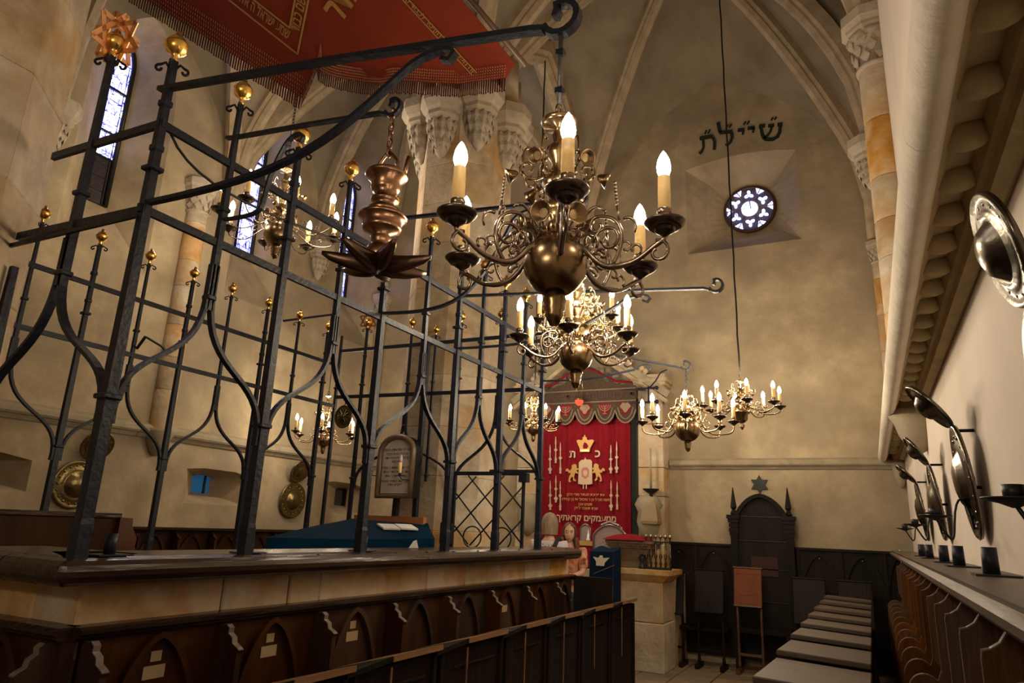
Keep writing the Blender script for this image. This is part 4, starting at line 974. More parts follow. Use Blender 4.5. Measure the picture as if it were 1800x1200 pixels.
# south wall stalls
st = thing('stall_bench', 'long dark oak stall with scrolled dividers and ledge along the pale south wall', 'pew', (.35, 5, 0))
WOOD_S = mat('stall_oak', (.085, .030, .009), .45, spec=.25, col2=(.15, .058, .017), scale=6, bump=.3, bscale=40, stretch=(1, 1, .12), vary=.25)
y = .72
P = [(.38, 1.45), (.315, 1.45), (.30, 1.435), (.303, 1.412), (.285, 1.395), (.268, 1.368), (.245, 1.352), (.225, 1.346), (.222, 1.33), (.222, 1.06), (.255, 1.02)]
for i in range(9):
    a = i/8; P.append((.20+.075*math.cos(PI*.25+a*PI*.75)*1.0-.02, .90+.085*math.sin(PI*.25+a*PI*.75)))
P += [(.10, .86), (.10, .45), (.38, .45)]
k = 0
while y < 9.4:
    M = Matrix(((1, 0, 0, 0), (0, 0, 1, y-.016), (0, 1, 0, 0), (0, 0, 0, 1)))
    f = MB(); f.prism(P, M, .032)
    if True: f.f = [q[::-1] for q in f.f]
    dv = f.build('divider', WOOD_S, st)
    MB().bar([Vector((x-.001, y, z)) for x, z in P[1:8]], .03, .006, (-1, 0, 0)).build('scroll_edge', MATS['glint_wood'], dv)  # painted glints along the stall's scroll edge
    MB().bar([Vector((x-.001, y, z+.001)) for x, z in P[11:20]], .03, .005, (0, 0, 1)).build('arm_rest', mat('arm_highlight', (.20, .12, .075), .28), dv)  # highlight on the arm's edge, painted as a paler strip
    MB().rng((.345, y+.018, .4), (.38, y+.482, 1.46)).build('back_panel', WOOD_S, st)
    MB().rng((.12, y+.02, .42), (.345, y+.48, .45)).build('seat', WOOD_B, st)
    y += .5; k += 1
for q in range(4):
    MB().loft([[Vector((x, yy, z)) for x, z in ((.445, 1.455), (.20, 1.455), (.185, 1.47), (.185, 1.485), (.205, 1.50), (.20, 1.512), (.445, 1.512))] for yy in (.3+q*2.38, .3+(q+1)*2.38-.004)], True, False, True).build('ledge_board', mat('ledge_oak', (.075, .050, .038), .4, spec=.3, col2=(.13, .092, .072), scale=6, stretch=(1, .15, 1), bump=.2), st)
MB().rng((.36, .3, .02), (.44, 9.8, .42)).build('plinth', WOOD_B, st)
for k, p in enumerate([(1718, 985), (1663, 977), (1640, 972), (1621, 969), (1610, 967)]):
    yy = [2.62, 4.1, 5.1, 6.6, 7.6][k]; q = at(p[0], p[1], 'X', .33); yy = q.y if .3 < q.y < 9.6 else yy
    yy = [2.72, 3.65, 4.35, 5.4, 6.2][k]
    t = thing('candle_cup', '%s iron candle cup on the south wall ledge, counted from the camera' % ordinal(k), 'candle cup', (.33, yy, 1.512), 'candle cups on the south wall ledge')
    MB().rng((.28, yy-.07, 1.512), (.40, yy+.07, 1.518)).build('base_plate', BLACK, t)
    MB().lathe([(.024, 1.518), (.022, 1.60), (.017, 1.60), (.017, 1.58), (.001, 1.58)], 12, (.33, yy, 0)).build('cup', IRON, t)
# east wall wainscot
ew = thing('wainscot', 'black oak wall panelling with pointed arches across the foot of the east wall', 'panelling', (-1, 9.95, 0))
XS = [-2.62, -2.16, -1.68, -.86, -.36, .12, .40]
for i in range(6):
    x0, x1 = XS[i], XS[i+1]
    MB().rng((x0+.003, 9.93, .1), (x1-.003, 9.995, 1.47)).build('back_panel', WOOD_B, ew)
    MB().rng((x0-.02, 9.91, .1), (x0+.02, 9.935, 1.47)).build('stile', WOOD_B, ew)
    if i != 2: arch_mould(ew, ((x0+x1)/2, 9.93, 0), (1, 0, 0), (0, -1, 0), min(.46, x1-x0-.02), .44, .98, .05, .026, m=WOOD_B)
    if i in (0, 1, 3, 4): MB().lathe([(.018, 0), (.014, .006), (.001, .008)], 10, ((x0+x1)/2, 9.925, 1.37), Matrix.Rotation(PI/2, 4, 'X')).build('brass_number_disc', OLDPLATE, ew)
MB().rng((-2.62, 9.90, 1.47), (.40, 9.995, 1.50)).build('cap_rail', WOOD_B, ew)
MB().rng((-2.5, 9.55, .42), (-1.72, 9.93, .46)).build('seat', WOOD_B, ew)
MB().rng((-.84, 9.55, .42), (.38, 9.93, .46)).build('seat', WOOD_B, ew)
# the tall chair
ch = thing('tall_chair', 'tall black oak chair of honour with pointed back and two spike finials', 'chair', (-1.28, 9.85, 0))
def px(x, z): return (-1.28+x, z)
PB = [(-.30, .1), (.30, .1), (.30, 1.85)]+[(x, 1.85+z) for x, z in arch_pts(.60, .28)[::-1]][1:-1]+[(-.30, 1.85)]
MB().prism([(x, z) for x, z in PB], Matrix(((1, 0, 0, -1.28), (0, 0, -1, 9.90), (0, 1, 0, 0), (0, 0, 0, 1))), .05).build('back_board', WOOD_B, ch)
for z in (1.86, 1.55, 1.20, .80): MB().rng((-1.575, 9.838, z), (-.985, 9.852, z+.012)).build('board_joint', BLACK, ch)
arch_mould(ch, (-1.28, 9.85, 0), (1, 0, 0), (0, -1, 0), .62, .29, 1.85, .0, .05, .05, WOOD_B)
for s_ in (-1, 1):
    x = -1.28+s_*.345; p = MB().rng((x-.045, 9.80, .02), (x+.045, 9.90, 1.78)).build('post', WOOD_B, ch)
    mb = MB()
    for z, w in ((1.62, .055), (1.66, .062), (1.72, .06), (1.78, .07), (1.83, .085)): mb.rng((x-w, 9.85-w, z), (x+w, 9.85+w*.8, z+.05))
    mb.build('capital', WOOD_B, p)
    MB().lathe([(.03, 1.88), (.045, 1.90), (.03, 1.93), (.022, 1.95), (.04, 1.98), (.038, 2.0), (.006, 2.24), (.001, 2.245)], 8, (x, 9.85, 0), None, False).build('spike_finial', WOOD_B, p)
MB().rng((-1.60, 9.45, .46), (-.96, 9.88, .52)).build('seat', WOOD_B, ch)
for s_ in (-1, 1): MB().rng((-1.28+s_*.30-.03, 9.45, .02), (-1.28+s_*.30+.03, 9.51, .47)).build('leg', WOOD_B, ch)
MB().rng((-1.43, 9.838, 1.12), (-1.10, 9.852, 1.36)).build('inset_plate', mat('plum_plate', (.045, .020, .016), .6, spec=.2), ch)
def stand(x, y, w, h, zt, m, lab, group=None, cat='lectern', frame_m=WOOD_B):
    t = thing('standing_desk', lab, cat, (x, y, 0), group)
    tilt = Matrix.Translation((x, y, zt-h/2)) @ Matrix.Rotation(-.22, 4, 'X')
    def tb(a, b, nm, mm, ch_=.004):
        mb = MB(); mb.rng(a, b, ch_); m2 = MB(); m2._m(mb, tilt); return m2.build(nm, mm, t)
    tb((-w/2, -.012, -h/2), (w/2, .012, h/2), 'desk_board', m)
    tb((-w/2-.012, -.02, h/2), (w/2+.012, .025, h/2+.02), 'top_rail', frame_m)
    tb((-w/2, -.05, -h/2-.02), (w/2, .012, -h/2), 'book_lip', frame_m)
    for s_ in (-1, 1): MB().lathe([(.018, .06), (.022, .10), (.014, .16), (.018, .25), (.013, .4), (.02, .48), (.016, .6), (.016, zt-h+.02)], 8, (x+s_*w*.42, y+.03, 0)).build('leg', frame_m, t)
    for s_ in (-1, 1): MB().rng((x+s_*w*.42-.025, y-.13, .0), (x+s_*w*.42+.025, y+.17, .06)).build('foot', frame_m, t)
    MB().rng((x-w*.42, y+.02, .2), (x+w*.42, y+.04, .23)).build('stretcher', frame_m, t)
    return t
t = stand(-1.42, 9.40, .33, .44, 1.22, WOOD_C, 'chestnut brown standing desk with carved board in front of the tall chair', frame_m=WOOD_R)
for (a, b) in (((-.10, -.10), (.10, .10)),):
    tilt = Matrix.Translation((-1.42, 9.40, 1.0)) @ Matrix.Rotation(-.22, 4, 'X')
    for q in ((-.10, -.016, -.10, .10, -.012, .10), (-.13, -.016, .155, .13, -.012, .185), (-.10, -.016, -.20, .10, -.012, -.17), (-.155, -.016, -.08, -.135, -.012, .08), (.135, -.016, -.08, .155, -.012, .08)):
        mb = MB(); mb.rng(q[:3], q[3:]); m2 = MB(); m2._m(mb, tilt); m2.build('carved_panel', WOOD_C, t)
stand(-2.40, 9.42, .36, .50, 1.12, WOOD_B, 'black standing desk at the east wall, nearest to the stone lectern', 'black standing desks at the east wall')
stand(-1.90, 9.42, .36, .50, 1.17, WOOD_B, 'black standing desk at the east wall, directly left of the tall chair', 'black standing desks at the east wall')
stand(-.72, 9.42, .36, .50, 1.14, WOOD_B, 'black standing desk at the east wall, directly right of the tall chair', 'black standing desks at the east wall')
stand(-.22, 9.42, .36, .50, 1.14, WOOD_B, 'black standing desk at the east wall, behind the end of the grey desk row', 'black standing desks at the east wall')
sp = at(1335, 851, 'Y', 9.98)
whole(MB().prism([(x, z) for x, z in star_poly(.125)], frame((sp.x, 9.998, sp.z), (1, 0, 0), (0, 0, 1)), .025), 'wall_star', mat('dark_green_metal', (.010, .016, .013), .5, .2), (sp.x, 9.99, sp.z), 'dark six-pointed star fixed to the east wall above the tall chair', 'star')
# north wall bench
nb = thing('wainscot', 'distant dark oak bench back with small pointed arches along the north wall', 'panelling', (-7.9, 7, 0))
yy = 4.5
while yy < 9.7:
    MB().rng((-7.99, yy+.003, .3), (-7.93, yy+.557, 1.40)).build('back_panel', WOOD, nb)
    arch_mould(nb, (-7.93, yy+.28, 0), (0, 1, 0), (1, 0, 0), .42, .36, .98, .1, .03)
    scroll_fin(nb, (-7.93, yy, 0), (1, 0, 0), (0, 1, 0), 1.40, .9, .15, .035, WOOD, False)
    yy += .56
MB().rng((-7.995, 4.5, 1.40), (-7.82, 9.82, 1.43)).build('cap_rail', WOOD_H, nb)
# wooden box pew on the left, inside the cage
bp = at(232, 910, 'X', -4.75)
bx = thing('box_pew', 'dark brown wooden pew end seen through the cage at the far left', 'pew', (-4.8, 2.4, 0))
MB().rng((-4.80, 1.2, .68), (-4.74, bp.y-.12, 1.56)).build('side_panel', WOOD, bx)
MB().rng((-4.82, 1.2, 1.555), (-4.72, bp.y-.10, 1.585)).build('cap_rail', WOOD_H, bx)
P = [(0, .68), (.16, .68), (.18, 1.3), (.145, 1.36), (.15, 1.42), (.10, 1.50), (.095, 1.555), (0, 1.56)]
MB().prism(P, Matrix(((0, 0, 1, -4.80), (1, 0, 0, bp.y-.12), (0, 1, 0, 0), (0, 0, 0, 1))), .10).build('curved_end', WOOD_R, bx)
# reading table with blue cover
tb = thing('reading_table', 'reading table on the platform under a petrol blue velvet cover', 'table', (-3.5, 4.1, .68))
MB().rng((-3.95, 3.55, .68), (-3.35, 4.6, 1.3)).build('table_body', WOOD, tb)
A = at(468, 944, 'X', -3.38); B = at(764, 946, 'Y', 4.72); D = at(618, 911, 'X', -4.0); Cc = at(752, 919, 'Y', 5.0)
def blue(u, v):
    lo = A.lerp(B, u); hi = D.lerp(Cc, u); p = lo.lerp(hi, v); return p+Vector((0, 0, .012*math.sin(u*9+v*4)*v*(1-v)*2-.008*math.sin(PI*u)))
mb = MB(); mb.grid(24, 12, blue)
dr = lambda u: A.lerp(B, u)
mb.grid(24, 6, lambda u, v: Vector((dr(u).x+.012*v*math.sin(u*26), dr(u).y, blue(u, 0).z-.5*v)), True, True)
mb.grid(10, 6, lambda u, v: blue(1, u)+Vector((0, .02*v, -.5*v)), True, True)
mb.grid(10, 6, lambda u, v: blue(0, u)+Vector((0, -.02*v, -.5*v)), True)
mb.build('cover', BLUE, tb)
MB().rng((-4.05, 4.95, 1.3), (-3.32, 5.0, 1.652)).build('head_board', mat('plain_pine', (.33, .12, .04), .45, col2=(.40, .16, .06), scale=6), tb)
pp = blue(.68, .55)
bk = MB(); e1 = (blue(.85, .55)-blue(.5, .55)).normalized(); e2 = (blue(.68, .9)-blue(.68, .2)).normalized()
M = frame(pp+Vector((0, 0, .004)), e1, e2)
m0 = MB(); m0.box((-.07, 0, .008), (.135, .2, .012)); m0.box((.075, 0, .012), (.14, .19, .012)); bk._m(m0, M)
whole(bk, 'open_booklet', WHITE, pp+Vector((0, 0, .006)), 'open white booklet lying on the blue table cover', 'book')
q = at(727, 962, 'X', -2.85)
whole(MB().add([(q.x-.02, q.y-.03, BZ+.004), (q.x+.02, q.y+.03, BZ+.004), (q.x+.015, q.y+.01, BZ+.06), (q.x, q.y-.01, BZ+.045), (q.x-.02, q.y+.02, BZ+.05)], [(0, 1, 2, 3), (0, 3, 4), (1, 4, 2), (2, 4, 3), (0, 4, 1)]), 'paper_scrap', WHITE, (q.x, q.y, BZ+.004), 'crumpled white paper scrap on the ledge below the blue cover', 'paper')
# ---------------------------------------------------------------- wall letters, ark, curtain, lectern
def heb(s): return s[::-1]
wl = thing('wall_inscription', 'black painted Hebrew letters on the east wall above the round window', 'inscription', (-1.3, 9.99, 7.6))
def zw(p): return at(1080+p[0]/3.3333, 120+p[1]/3.3333, 'Y', 9.985)
def stroke(mb, pts, w): mb.bar([zw(p) for p in pts], .006, [q/3.3333*10.0/1207*1.22 for q in w] if isinstance(w, (list, tuple)) else w/3.3333*10.0/1207*1.22, (0, 0, 1)) if False else strip(mb, [zw(p) for p in pts], w if isinstance(w, (list, tuple)) else [w]*len(pts))
def strip(mb, P, w):
    k = 1.25/3.3333/1207*10.6; L, R_ = [], []
    for i, p in enumerate(P):
        d = (P[min(i+1, len(P)-1)]-P[max(i-1, 0)]).normalized(); nrm = Vector((-d.z, 0, d.x))*w[i]*k*.5
        L.append(p+nrm); R_.append(p-nrm)
    n = len(P); vs = L+R_+[q+Vector((0, -.004, 0)) for q in L+R_]; fs = []
    for i in range(n-1): fs += [(i, i+1, n+i+1, n+i), (2*n+i, 3*n+i, 3*n+i+1, 2*n+i+1), (i, 2*n+i, 2*n+i+1, i+1), (n+i, n+i+1, 3*n+i+1, 3*n+i)]
    fs += [(0, n, 3*n, 2*n), (n-1, 3*n-1, 4*n-1, 2*n-1)]
    mb.add(vs, fs)
PAINT = mat('black_paint', (.012, .016, .014), .7)
GLY = {'letter_shin': [([(847, 340), (884, 336)], 20), ([(858, 345), (866, 385), (876, 408), (890, 417), (930, 416), (956, 400), (968, 375), (972, 338)], [14, 16, 18, 19, 19, 18, 15, 14]), ([(955, 331), (985, 328)], 20), ([(900, 338), (936, 334)], 18), ([(922, 340), (914, 372), (895, 396), (876, 410)], 12)],
 'letter_yod': [([(780, 352), (822, 347)], 19), ([(816, 350), (812, 378)], [14, 9])],
 'letter_yod_2': [([(722, 364), (762, 359)], 19), ([(756, 362), (752, 390)], [14, 9])],
 'letter_lamed': [([(608, 316), (613, 345), (620, 376)], [18, 16, 18]), ([(616, 378), (690, 370)], 20), ([(686, 372), (690, 405), (680, 432), (655, 455)], [16, 15, 14, 18])],
 'letter_tav': [([(500, 412), (560, 400), (578, 402)], 22), ([(578, 404), (588, 430), (586, 478)], 15), ([(520, 414), (523, 462), (512, 488), (498, 500)], [13, 12, 14, 20])],
 'accent': [([(918, 306), (930, 288)], 9), ([(938, 302), (950, 284)], 9)], 'accent_2': [([(758, 332), (770, 312)], 9), ([(778, 330), (790, 308)], 9)],
 'accent_3': [([(654, 352), (666, 330)], 9), ([(674, 348), (686, 326)], 9)], 'accent_4': [([(530, 386), (540, 362)], 9), ([(550, 382), (561, 357)], 9)]}
for nme, sts in GLY.items():
    mb = MB()
    for pts, w in sts: stroke(mb, pts, w)
    mb.build(nme.split('_2')[0].split('_3')[0].split('_4')[0], PAINT, wl)

AX = -3.67
ark = thing('torah_ark', 'carved stone ark frame with pilasters and leafy gable around the red curtain', 'ark', (AX, 9.8, 0))
for s_ in (-1, 1):
    xo, xi = AX+s_*1.15, AX+s_*.78; z = 1.1
    for h in (.45, .55, .40, .62, .5):
        MB().rng((min(xo, xi)+.002, 9.68, z), (max(xo, xi)-.002, 9.99, z+h-.006), .008).build('pilaster_block', STONE, ark); z += h
    z1 = z
    mb = MB()
    for dz, q in ((0, .02), (.05, .05), (.1, .08), (.16, .05)): mb.rng((min(xo, xi)-q, 9.68-q, z1+dz), (max(xo, xi)+q, 9.99, z1+dz+.055))
    mb.build('pilaster_capital', STONE, ark)
    # carved console below the pilaster lamp
    cx = AX+s_*.93
    MB().lathe([(.04, 1.50), (.12, 1.58), (.17, 1.75), (.15, 1.88), (.20, 1.98), (.16, 2.06), (.12, 2.10)], 10, (cx, 9.66, 0)).build('carved_console', CORN, ark)
    # raking cornice
    a = Vector((AX+s_*1.25, 9.72, 3.52)); b = Vector((AX+s_*.0, 9.72, 4.42))
    MB().bar([a, b], .22, .10, (0, 0, 1)).build('raking_cornice', CORN, ark)
    MB().bar([a+Vector((-s_*.02, -.03, -.10)), b+Vector((0, -.03, -.10))], .16, .06, (0, 0, 1)).build('raking_moulding', STONE, ark)
    for i in range(5):
        p = a.lerp(b, .12+i*.19)+Vector((0, -.05, .10)); mb = MB()
        for q in range(4): mb.sphere(p+Vector((.05*math.cos(q*1.7), -.02, .05*math.sin(q*1.7))), .045, 8, 5, (1, .6, 1))
        mb.build('crocket', STONE, ark)
for sx, s_ in ((1, 1), (-1, -1)):
    MB().rng((AX+s_*.72-.06, 9.74, 1.2), (AX+s_*.72+.06, 9.99, 3.3)).build('jamb_board', mat('green_black_jamb', (.04, .05, .042), .6), ark)
tym = MB(); tym.prism([(AX-1.05, 3.52), (AX+1.05, 3.52), (AX, 4.28)], frame((0, 9.86, 0), (1, 0, 0), (0, 0, 1)), -.1); tym.build('tympanum', STONE_G, ark)
random.seed(5)
for i in range(26):
    t = random.uniform(-.8, .8); zz = random.uniform(3.72, 4.2-.72*abs(t)); x = AX+t*.95
    if zz > 4.2-.7*abs(t): continue
    a = random.uniform(0, 6.3); e = Vector((math.cos(a), 0, math.sin(a))); f_ = Vector((-e.z, 0, e.x)); p = Vector((x, 9.78, zz)); r = .085
    MB().add([p-e*r, p-f_*r*.6+Vector((0, -.03, 0)), p+e*r, p+f_*r*.6+Vector((0, -.03, 0)), p+Vector((0, -.075, 0))], [(0, 1, 4), (1, 2, 4), (2, 3, 4), (3, 0, 4)]).build('carved_leaf', STONE_G, ark)
MB().rng((AX-1.3, 8.98 if False else 9.2, 0), (AX+1.35, 9.99, 1.1), .01).build('stone_base', STONE, ark)
MB().rng((AX-.95, 9.80, 1.1), (AX+.95, 9.95, 3.3)).build('door_recess', BLACK, ark)
# iron rods by the ark's capital
rod = MB()
for z in (3.40, 3.60): rod.tube([(AX+.5, 9.52, z), (AX+1.12, 9.48, z)], .014, 8); 
for z in (3.40, 3.60): rod.sphere((AX+1.12, 9.48, z), .03, 10, 6)
rod.tube([(AX+1.0, 9.48, 3.38), (AX+1.0, 9.48, 3.62)], .012, 6); rod.tube([(AX+1.02, 9.48, 3.61), (AX+1.12, 9.45, 3.70), (AX+1.20, 9.4, 3.80), (AX+1.30, 9.38, 3.83)], .010, 6)
rod.build('curtain_bracket', IRON, ark)

CX0, CX1, CZ0, CZ1, CY = -4.36, -2.98, 1.25, 3.2, 9.6
cu = thing('ark_curtain', 'deep red velvet ark curtain embroidered with crown, lions and Hebrew lines', 'curtain', (AX, CY, CZ0))
def cur(u, v): 
    x = CX0+(CX1-CX0)*u; return Vector((x, CY+.022*math.sin(u*34)*(.35+.65*abs(2*u-1))+.012*math.sin(u*71+1), CZ0+(CZ1-CZ0)*v))
mb = MB(); mb.grid(120, 4, cur); mb.grid(120, 1, lambda u, v: cur(u, 0 if v < .5 else 1)+Vector((0, .02, 0)))
mb.build('velvet', REDV, cu)
EY = CY-.042
def emb(poly, name, m=GOLDTHREAD, d=.008):
    """flat embroidery from pixel outlines on the curtain's plane"""
    P = [at(940+x/7.06, 760+y/7.06, 'Y', EY) for x, y in poly]
    mb = MB(); mb.prism([(p.x, p.z) for p in P], frame((0, EY, 0), (1, 0, 0), (0, 0, 1)), d); return mb.build(name, m, cu)
emb([(565, 240), (560, 200), (520, 105), (540, 88), (585, 95), (600, 78), (592, 62), (612, 55), (615, 30), (628, 30), (632, 55), (650, 62), (645, 78), (660, 95), (715, 85), (740, 100), (690, 195), (682, 240)], 'crown', GOLDTHREAD)
emb([(600, 165), (618, 120), (650, 135), (668, 170), (650, 200), (605, 200)], 'crown_lining', REDV, .010)
emb([(568, 236), (568, 212), (676, 212), (676, 236)], 'crown_band', STARGOLD, .010)
emb([(540, 635), (550, 370), (580, 340), (618, 335), (628, 305), (640, 335), (690, 335), (712, 360), (716, 635), (680, 645), (580, 645)], 'scroll_mantle', PALETHREAD)
emb([(585, 545), (582, 460), (610, 430), (650, 430), (678, 460), (672, 545), (630, 580)], 'mantle_wreath', mat('wreath_thread', (.40, .15, .11), .6), .010)
emb([(605, 520), (605, 480), (628, 465), (655, 480), (655, 520), (630, 545)], 'mantle_shield', PALETHREAD, .012)
for x in (606, 642): emb([(x-6, 645), (x+6, 645), (x+5, 700), (x-8, 698)], 'roller_end', PALETHREAD)
lion = [(470, 400), (500, 388), (522, 405), (524, 440), (545, 448), (545, 458), (520, 470), (540, 500), (535, 512), (505, 500), (495, 530), (490, 565), (512, 595), (505, 608), (475, 590), (478, 560), (465, 545), (445, 570), (440, 590), (455, 605), (440, 618), (420, 605), (428, 555), (440, 525), (450, 500), (425, 505), (410, 480), (385, 485), (388, 455), (412, 445), (430, 470), (445, 470), (462, 440), (460, 415)]
emb(lion, 'lion', GOLDTHREAD); emb([(1256-x, y-6) for x, y in lion], 'lion', GOLDTHREAD)
def pointer(x, y0, y1, kind, m=PALETHREAD):
    L = y1-y0; P = [(x-2, y0), (x-6, y0+L*.12), (x-9, y0+L*.26), (x-5, y0+L*.3), (x-6, y0+L*.45), (x-22 if kind else x-12, y0+L*.5), (x-6, y0+L*.56), (x-7, y0+L*.78), (x-26 if kind != 2 else x-14, y0+L*.85), (x-10, y0+L*.92), (x-12, y0+L)]
    emb(P+[(2*x-a, b) for a, b in P[::-1]], 'pointer', m)
for a in ((192, 150, 510, 1), (262, 50, 380, 2), (320, 120, 508, 2), (194, 595, 960, 1), (264, 530, 868, 1), (318, 600, 965, 2), (945, 155, 505, 1), (1018, 115, 498, 1), (948, 590, 968, 1), (1024, 610, 955, 2)): pointer(*a)
def eline(t, px, py, h, m, bold=0.):
    p = at(px, py, 'Y', EY-.004); return text(heb(t), frame((p.x, EY-.006, p.z-h/2), (1, 0, 0), (0, 0, 1)), h, m, cu, 'embroidered_line', bold=bold)
eline('כ', 1050.5, 797, .095, PALETHREAD, .03); eline('ת', 1006.5, 798, .095, PALETHREAD, .03)
eline('את פרוכת העתיר מורי הזקן', 1029, 869, .032, GOLDTHREAD, .01)
eline('משה מנדל בן ר מיכאל יוד בן קהילה', 1029, 877.5, .032, GOLDTHREAD, .01)
eline('תשים אבן', 1029, 886, .034, GOLDTHREAD, .01); eline('שנת תשמד לפק', 1030, 893, .034, GOLDTHREAD, .01)
eline('ממעמקים קראתיך', 1030, 910.5, .075, PALETHREAD, .02)
# valance
va = thing('curtain_valance', 'brown brocade valance with scalloped hem hanging over the red ark curtain', 'valance', (AX, 9.5, 3.1))
VX0, VX1, VY = -4.42, -2.86, 9.50
nS = 5; W5 = (VX1-VX0)/nS
P = []
for i in range(nS):
    x0 = VX0+i*W5
    for j in range(9):
        t = j/8; P.append((x0+W5*t, 3.30-.19*math.sin(PI*t)**.6-(.0)))
P += [(VX1, 3.66), (VX1-.22, 3.68), (VX1-.45, 3.74), (AX+.22, 3.92), (AX+.12, 3.98), (AX-.12, 3.98), (AX-.22, 3.92), (VX0+.45, 3.74), (VX0+.22, 3.68), (VX0, 3.66)]
MB().prism(P, frame((0, VY+.02, 0), (1, 0, 0), (0, 0, 1)), .02).build('brocade', VALB, va)
PAT = mat('valance_gimp', (.22, .165, .115), .75)
def vline(pts, r=.009, m=PAT, nm='braid'): mb = MB(); mb.tube([Vector((x, VY-.004, z)) for x, z in pts], r, 6); mb.build(nm, m, va)
for i in range(nS):
    x0 = VX0+i*W5
    vline([(x0+W5*t/8, 3.305-.19*math.sin(PI*t/8)**.6) for t in range(9)], .011)
    vline([(x0+.04+(W5-.08)*t/8, 3.345-.175*math.sin(PI*t/8)**.6) for t in range(9)], .008)
    MB().prism([(x0+.06+(W5-.12)*t/8, 3.41-.18*math.sin(PI*t/8)**.6) for t in range(9)], frame((0, VY-.001, 0), (1, 0, 0), (0, 0, 1)), .004).build('red_ground', REDV, va)
    c = x0+W5/2
    if i in (1, 3):
        for q in (.03, .06, .09): vline([(c+q*math.cos(a), 3.39-q*math.sin(a)) for a in [PI*k/8 for k in range(9)]], .007, PAT, 'menorah_branch')
        vline([(c, 3.39), (c, 3.26)], .008, PAT, 'menorah_stem'); vline([(c-.03, 3.26), (c+.03, 3.26)], .008, PAT, 'menorah_foot')
    else:
        MB().prism([(c+.07*math.cos(a)*(1+.18*math.cos(4*a)), 3.35+.07*math.sin(a)*(1+.25*math.sin(3*a))) for a in [2*PI*k/20 for k in range(20)]], frame((0, VY-.006, 0), (1, 0, 0), (0, 0, 1)), .006).build('crest', PAT, va)
for z in (3.44, 3.62): vline([(VX0, z), (VX1, z)], .010)
vline([(VX0+.05, 3.70), (AX-.5, 3.74), (AX-.22, 3.90), (AX, 3.97), (AX+.22, 3.90), (AX+.5, 3.74), (VX1-.05, 3.70)], .018, REDV, 'red_scroll')
for s_ in (-1, 1):
    p = text(heb('דע לפני מי אתה' if s_ > 0 else 'עומד לפני המלך'), frame((AX+s_*.42, VY-.012, 3.50), (1, 0, 0), (0, 0, 1)), .07, mat('valance_letter', (.07, .03, .025), .7), va, 'woven_letters', bold=.01)
# eternal light
q = at(1018, 706, 'Y', 9.3)
el = thing('eternal_light', 'small red glass lamp on thin chains hanging before the ark valance', 'lamp', (q.x, q.y, q.z))
MB().lathe([(.001, -.055), (.03, -.05), (.055, -.02), (.062, .03), (.058, .03), (.05, -.015), (.001, -.045)], 16, q).build('glass_bowl', REDGLASS, el)
MB().lathe([(.062, .02), (.075, .03), (.075, .04), (.062, .035)], 16, q).build('rim', BRASS, el)
mb = MB()
for i in range(3):
    a = 2*PI*i/3; mb.tube([q+Vector((.07*math.cos(a), .07*math.sin(a), .035)), q+Vector((0, 0, .65))], .004, 5)
mb.tube([q+Vector((0, 0, .65)), Vector((q.x, q.y, 5.55))], .004, 5); mb.build('chain', BRASS, el)
# silver ornaments standing on the ark's step, bag
def silver_arch(px_, py_, w, h, lab, y=9.3, nm='silver_shield', z0=1.462):
    p = at(px_, py_, 'Y', y); t = thing(nm, lab, 'ornament', (p.x, y, z0))
    H = p.z+h/2-z0
    sh = [(-w/2, 0), (w/2, 0), (w/2, H*.72)]+[(x, H*.72+z) for x, z in arch_pts(w, H*.25, 6)[::-1]][1:-1]+[(-w/2, H*.72)]
    MB().prism(sh, frame((p.x, y, z0), (1, 0, 0), (0, 0, 1)), .015).build('plate', mat('engraved_pale', (.30, .22, .21), .6, col2=(.22, .16, .155), scale=30), t)
    MB().tube([Vector((p.x+x, y-.02, z0+z)) for x, z in sh], .015 if w > .3 else .008, 8, closed=True).build('silver_frame', SILVER, t)
    mb = MB()
    for k in range(9): mb.sphere((p.x+(k-4)*.06*w, y-.02, z0+H+.035*w-abs(k-4)*.022*w), .05*w, 8, 5)
    mb.build('crest', SILVER, t); return t
silver_arch(1073, 965, .46, .66, 'large arched tablet in a silver frame standing before the ark, right of the women', 9.05, z0=1.10)
silver_arch(1030, 934, .15, .20, 'small silver arched shield left of the large framed tablet')
silver_arch(1086, 934, .13, .18, 'small silver arched shield right of the large framed tablet', 9.3)
for k, (px_, py_, lab) in enumerate(((1034, 945, 'white candle on a stick, left of the large silver framed tablet'), (1093, 941, 'white candle between the small right shield and the red cushion'))):
    p = at(px_, py_, 'Y', 9.26 if k == 0 else 9.3); zb = 1.462
    MBc = MB().lathe([(.03, zb-p.z), (.03, zb-p.z+.02), (.018, zb-p.z+.04), (.018, .045), (.006, .06), (.008, .075), (.001, .11)], 10, p)
    whole(MBc, 'white_candle', WHITE, (p.x, p.y, zb), lab, 'candle', 'white candles before the ark')
rt_ = thing('side_table', 'low red draped table before the ark curtain carrying the small silver shields', 'table', (-3.1, 9.32, 1.1))
MB().rng((-3.62, 9.215, 1.102), (-2.72, 9.43, 1.46), .01).build('red_drape', REDV, rt_)
MB().rng((-3.64, 9.205, 1.40), (-2.70, 9.21, 1.462)).build('gold_hem', GOLDTHREAD, rt_)
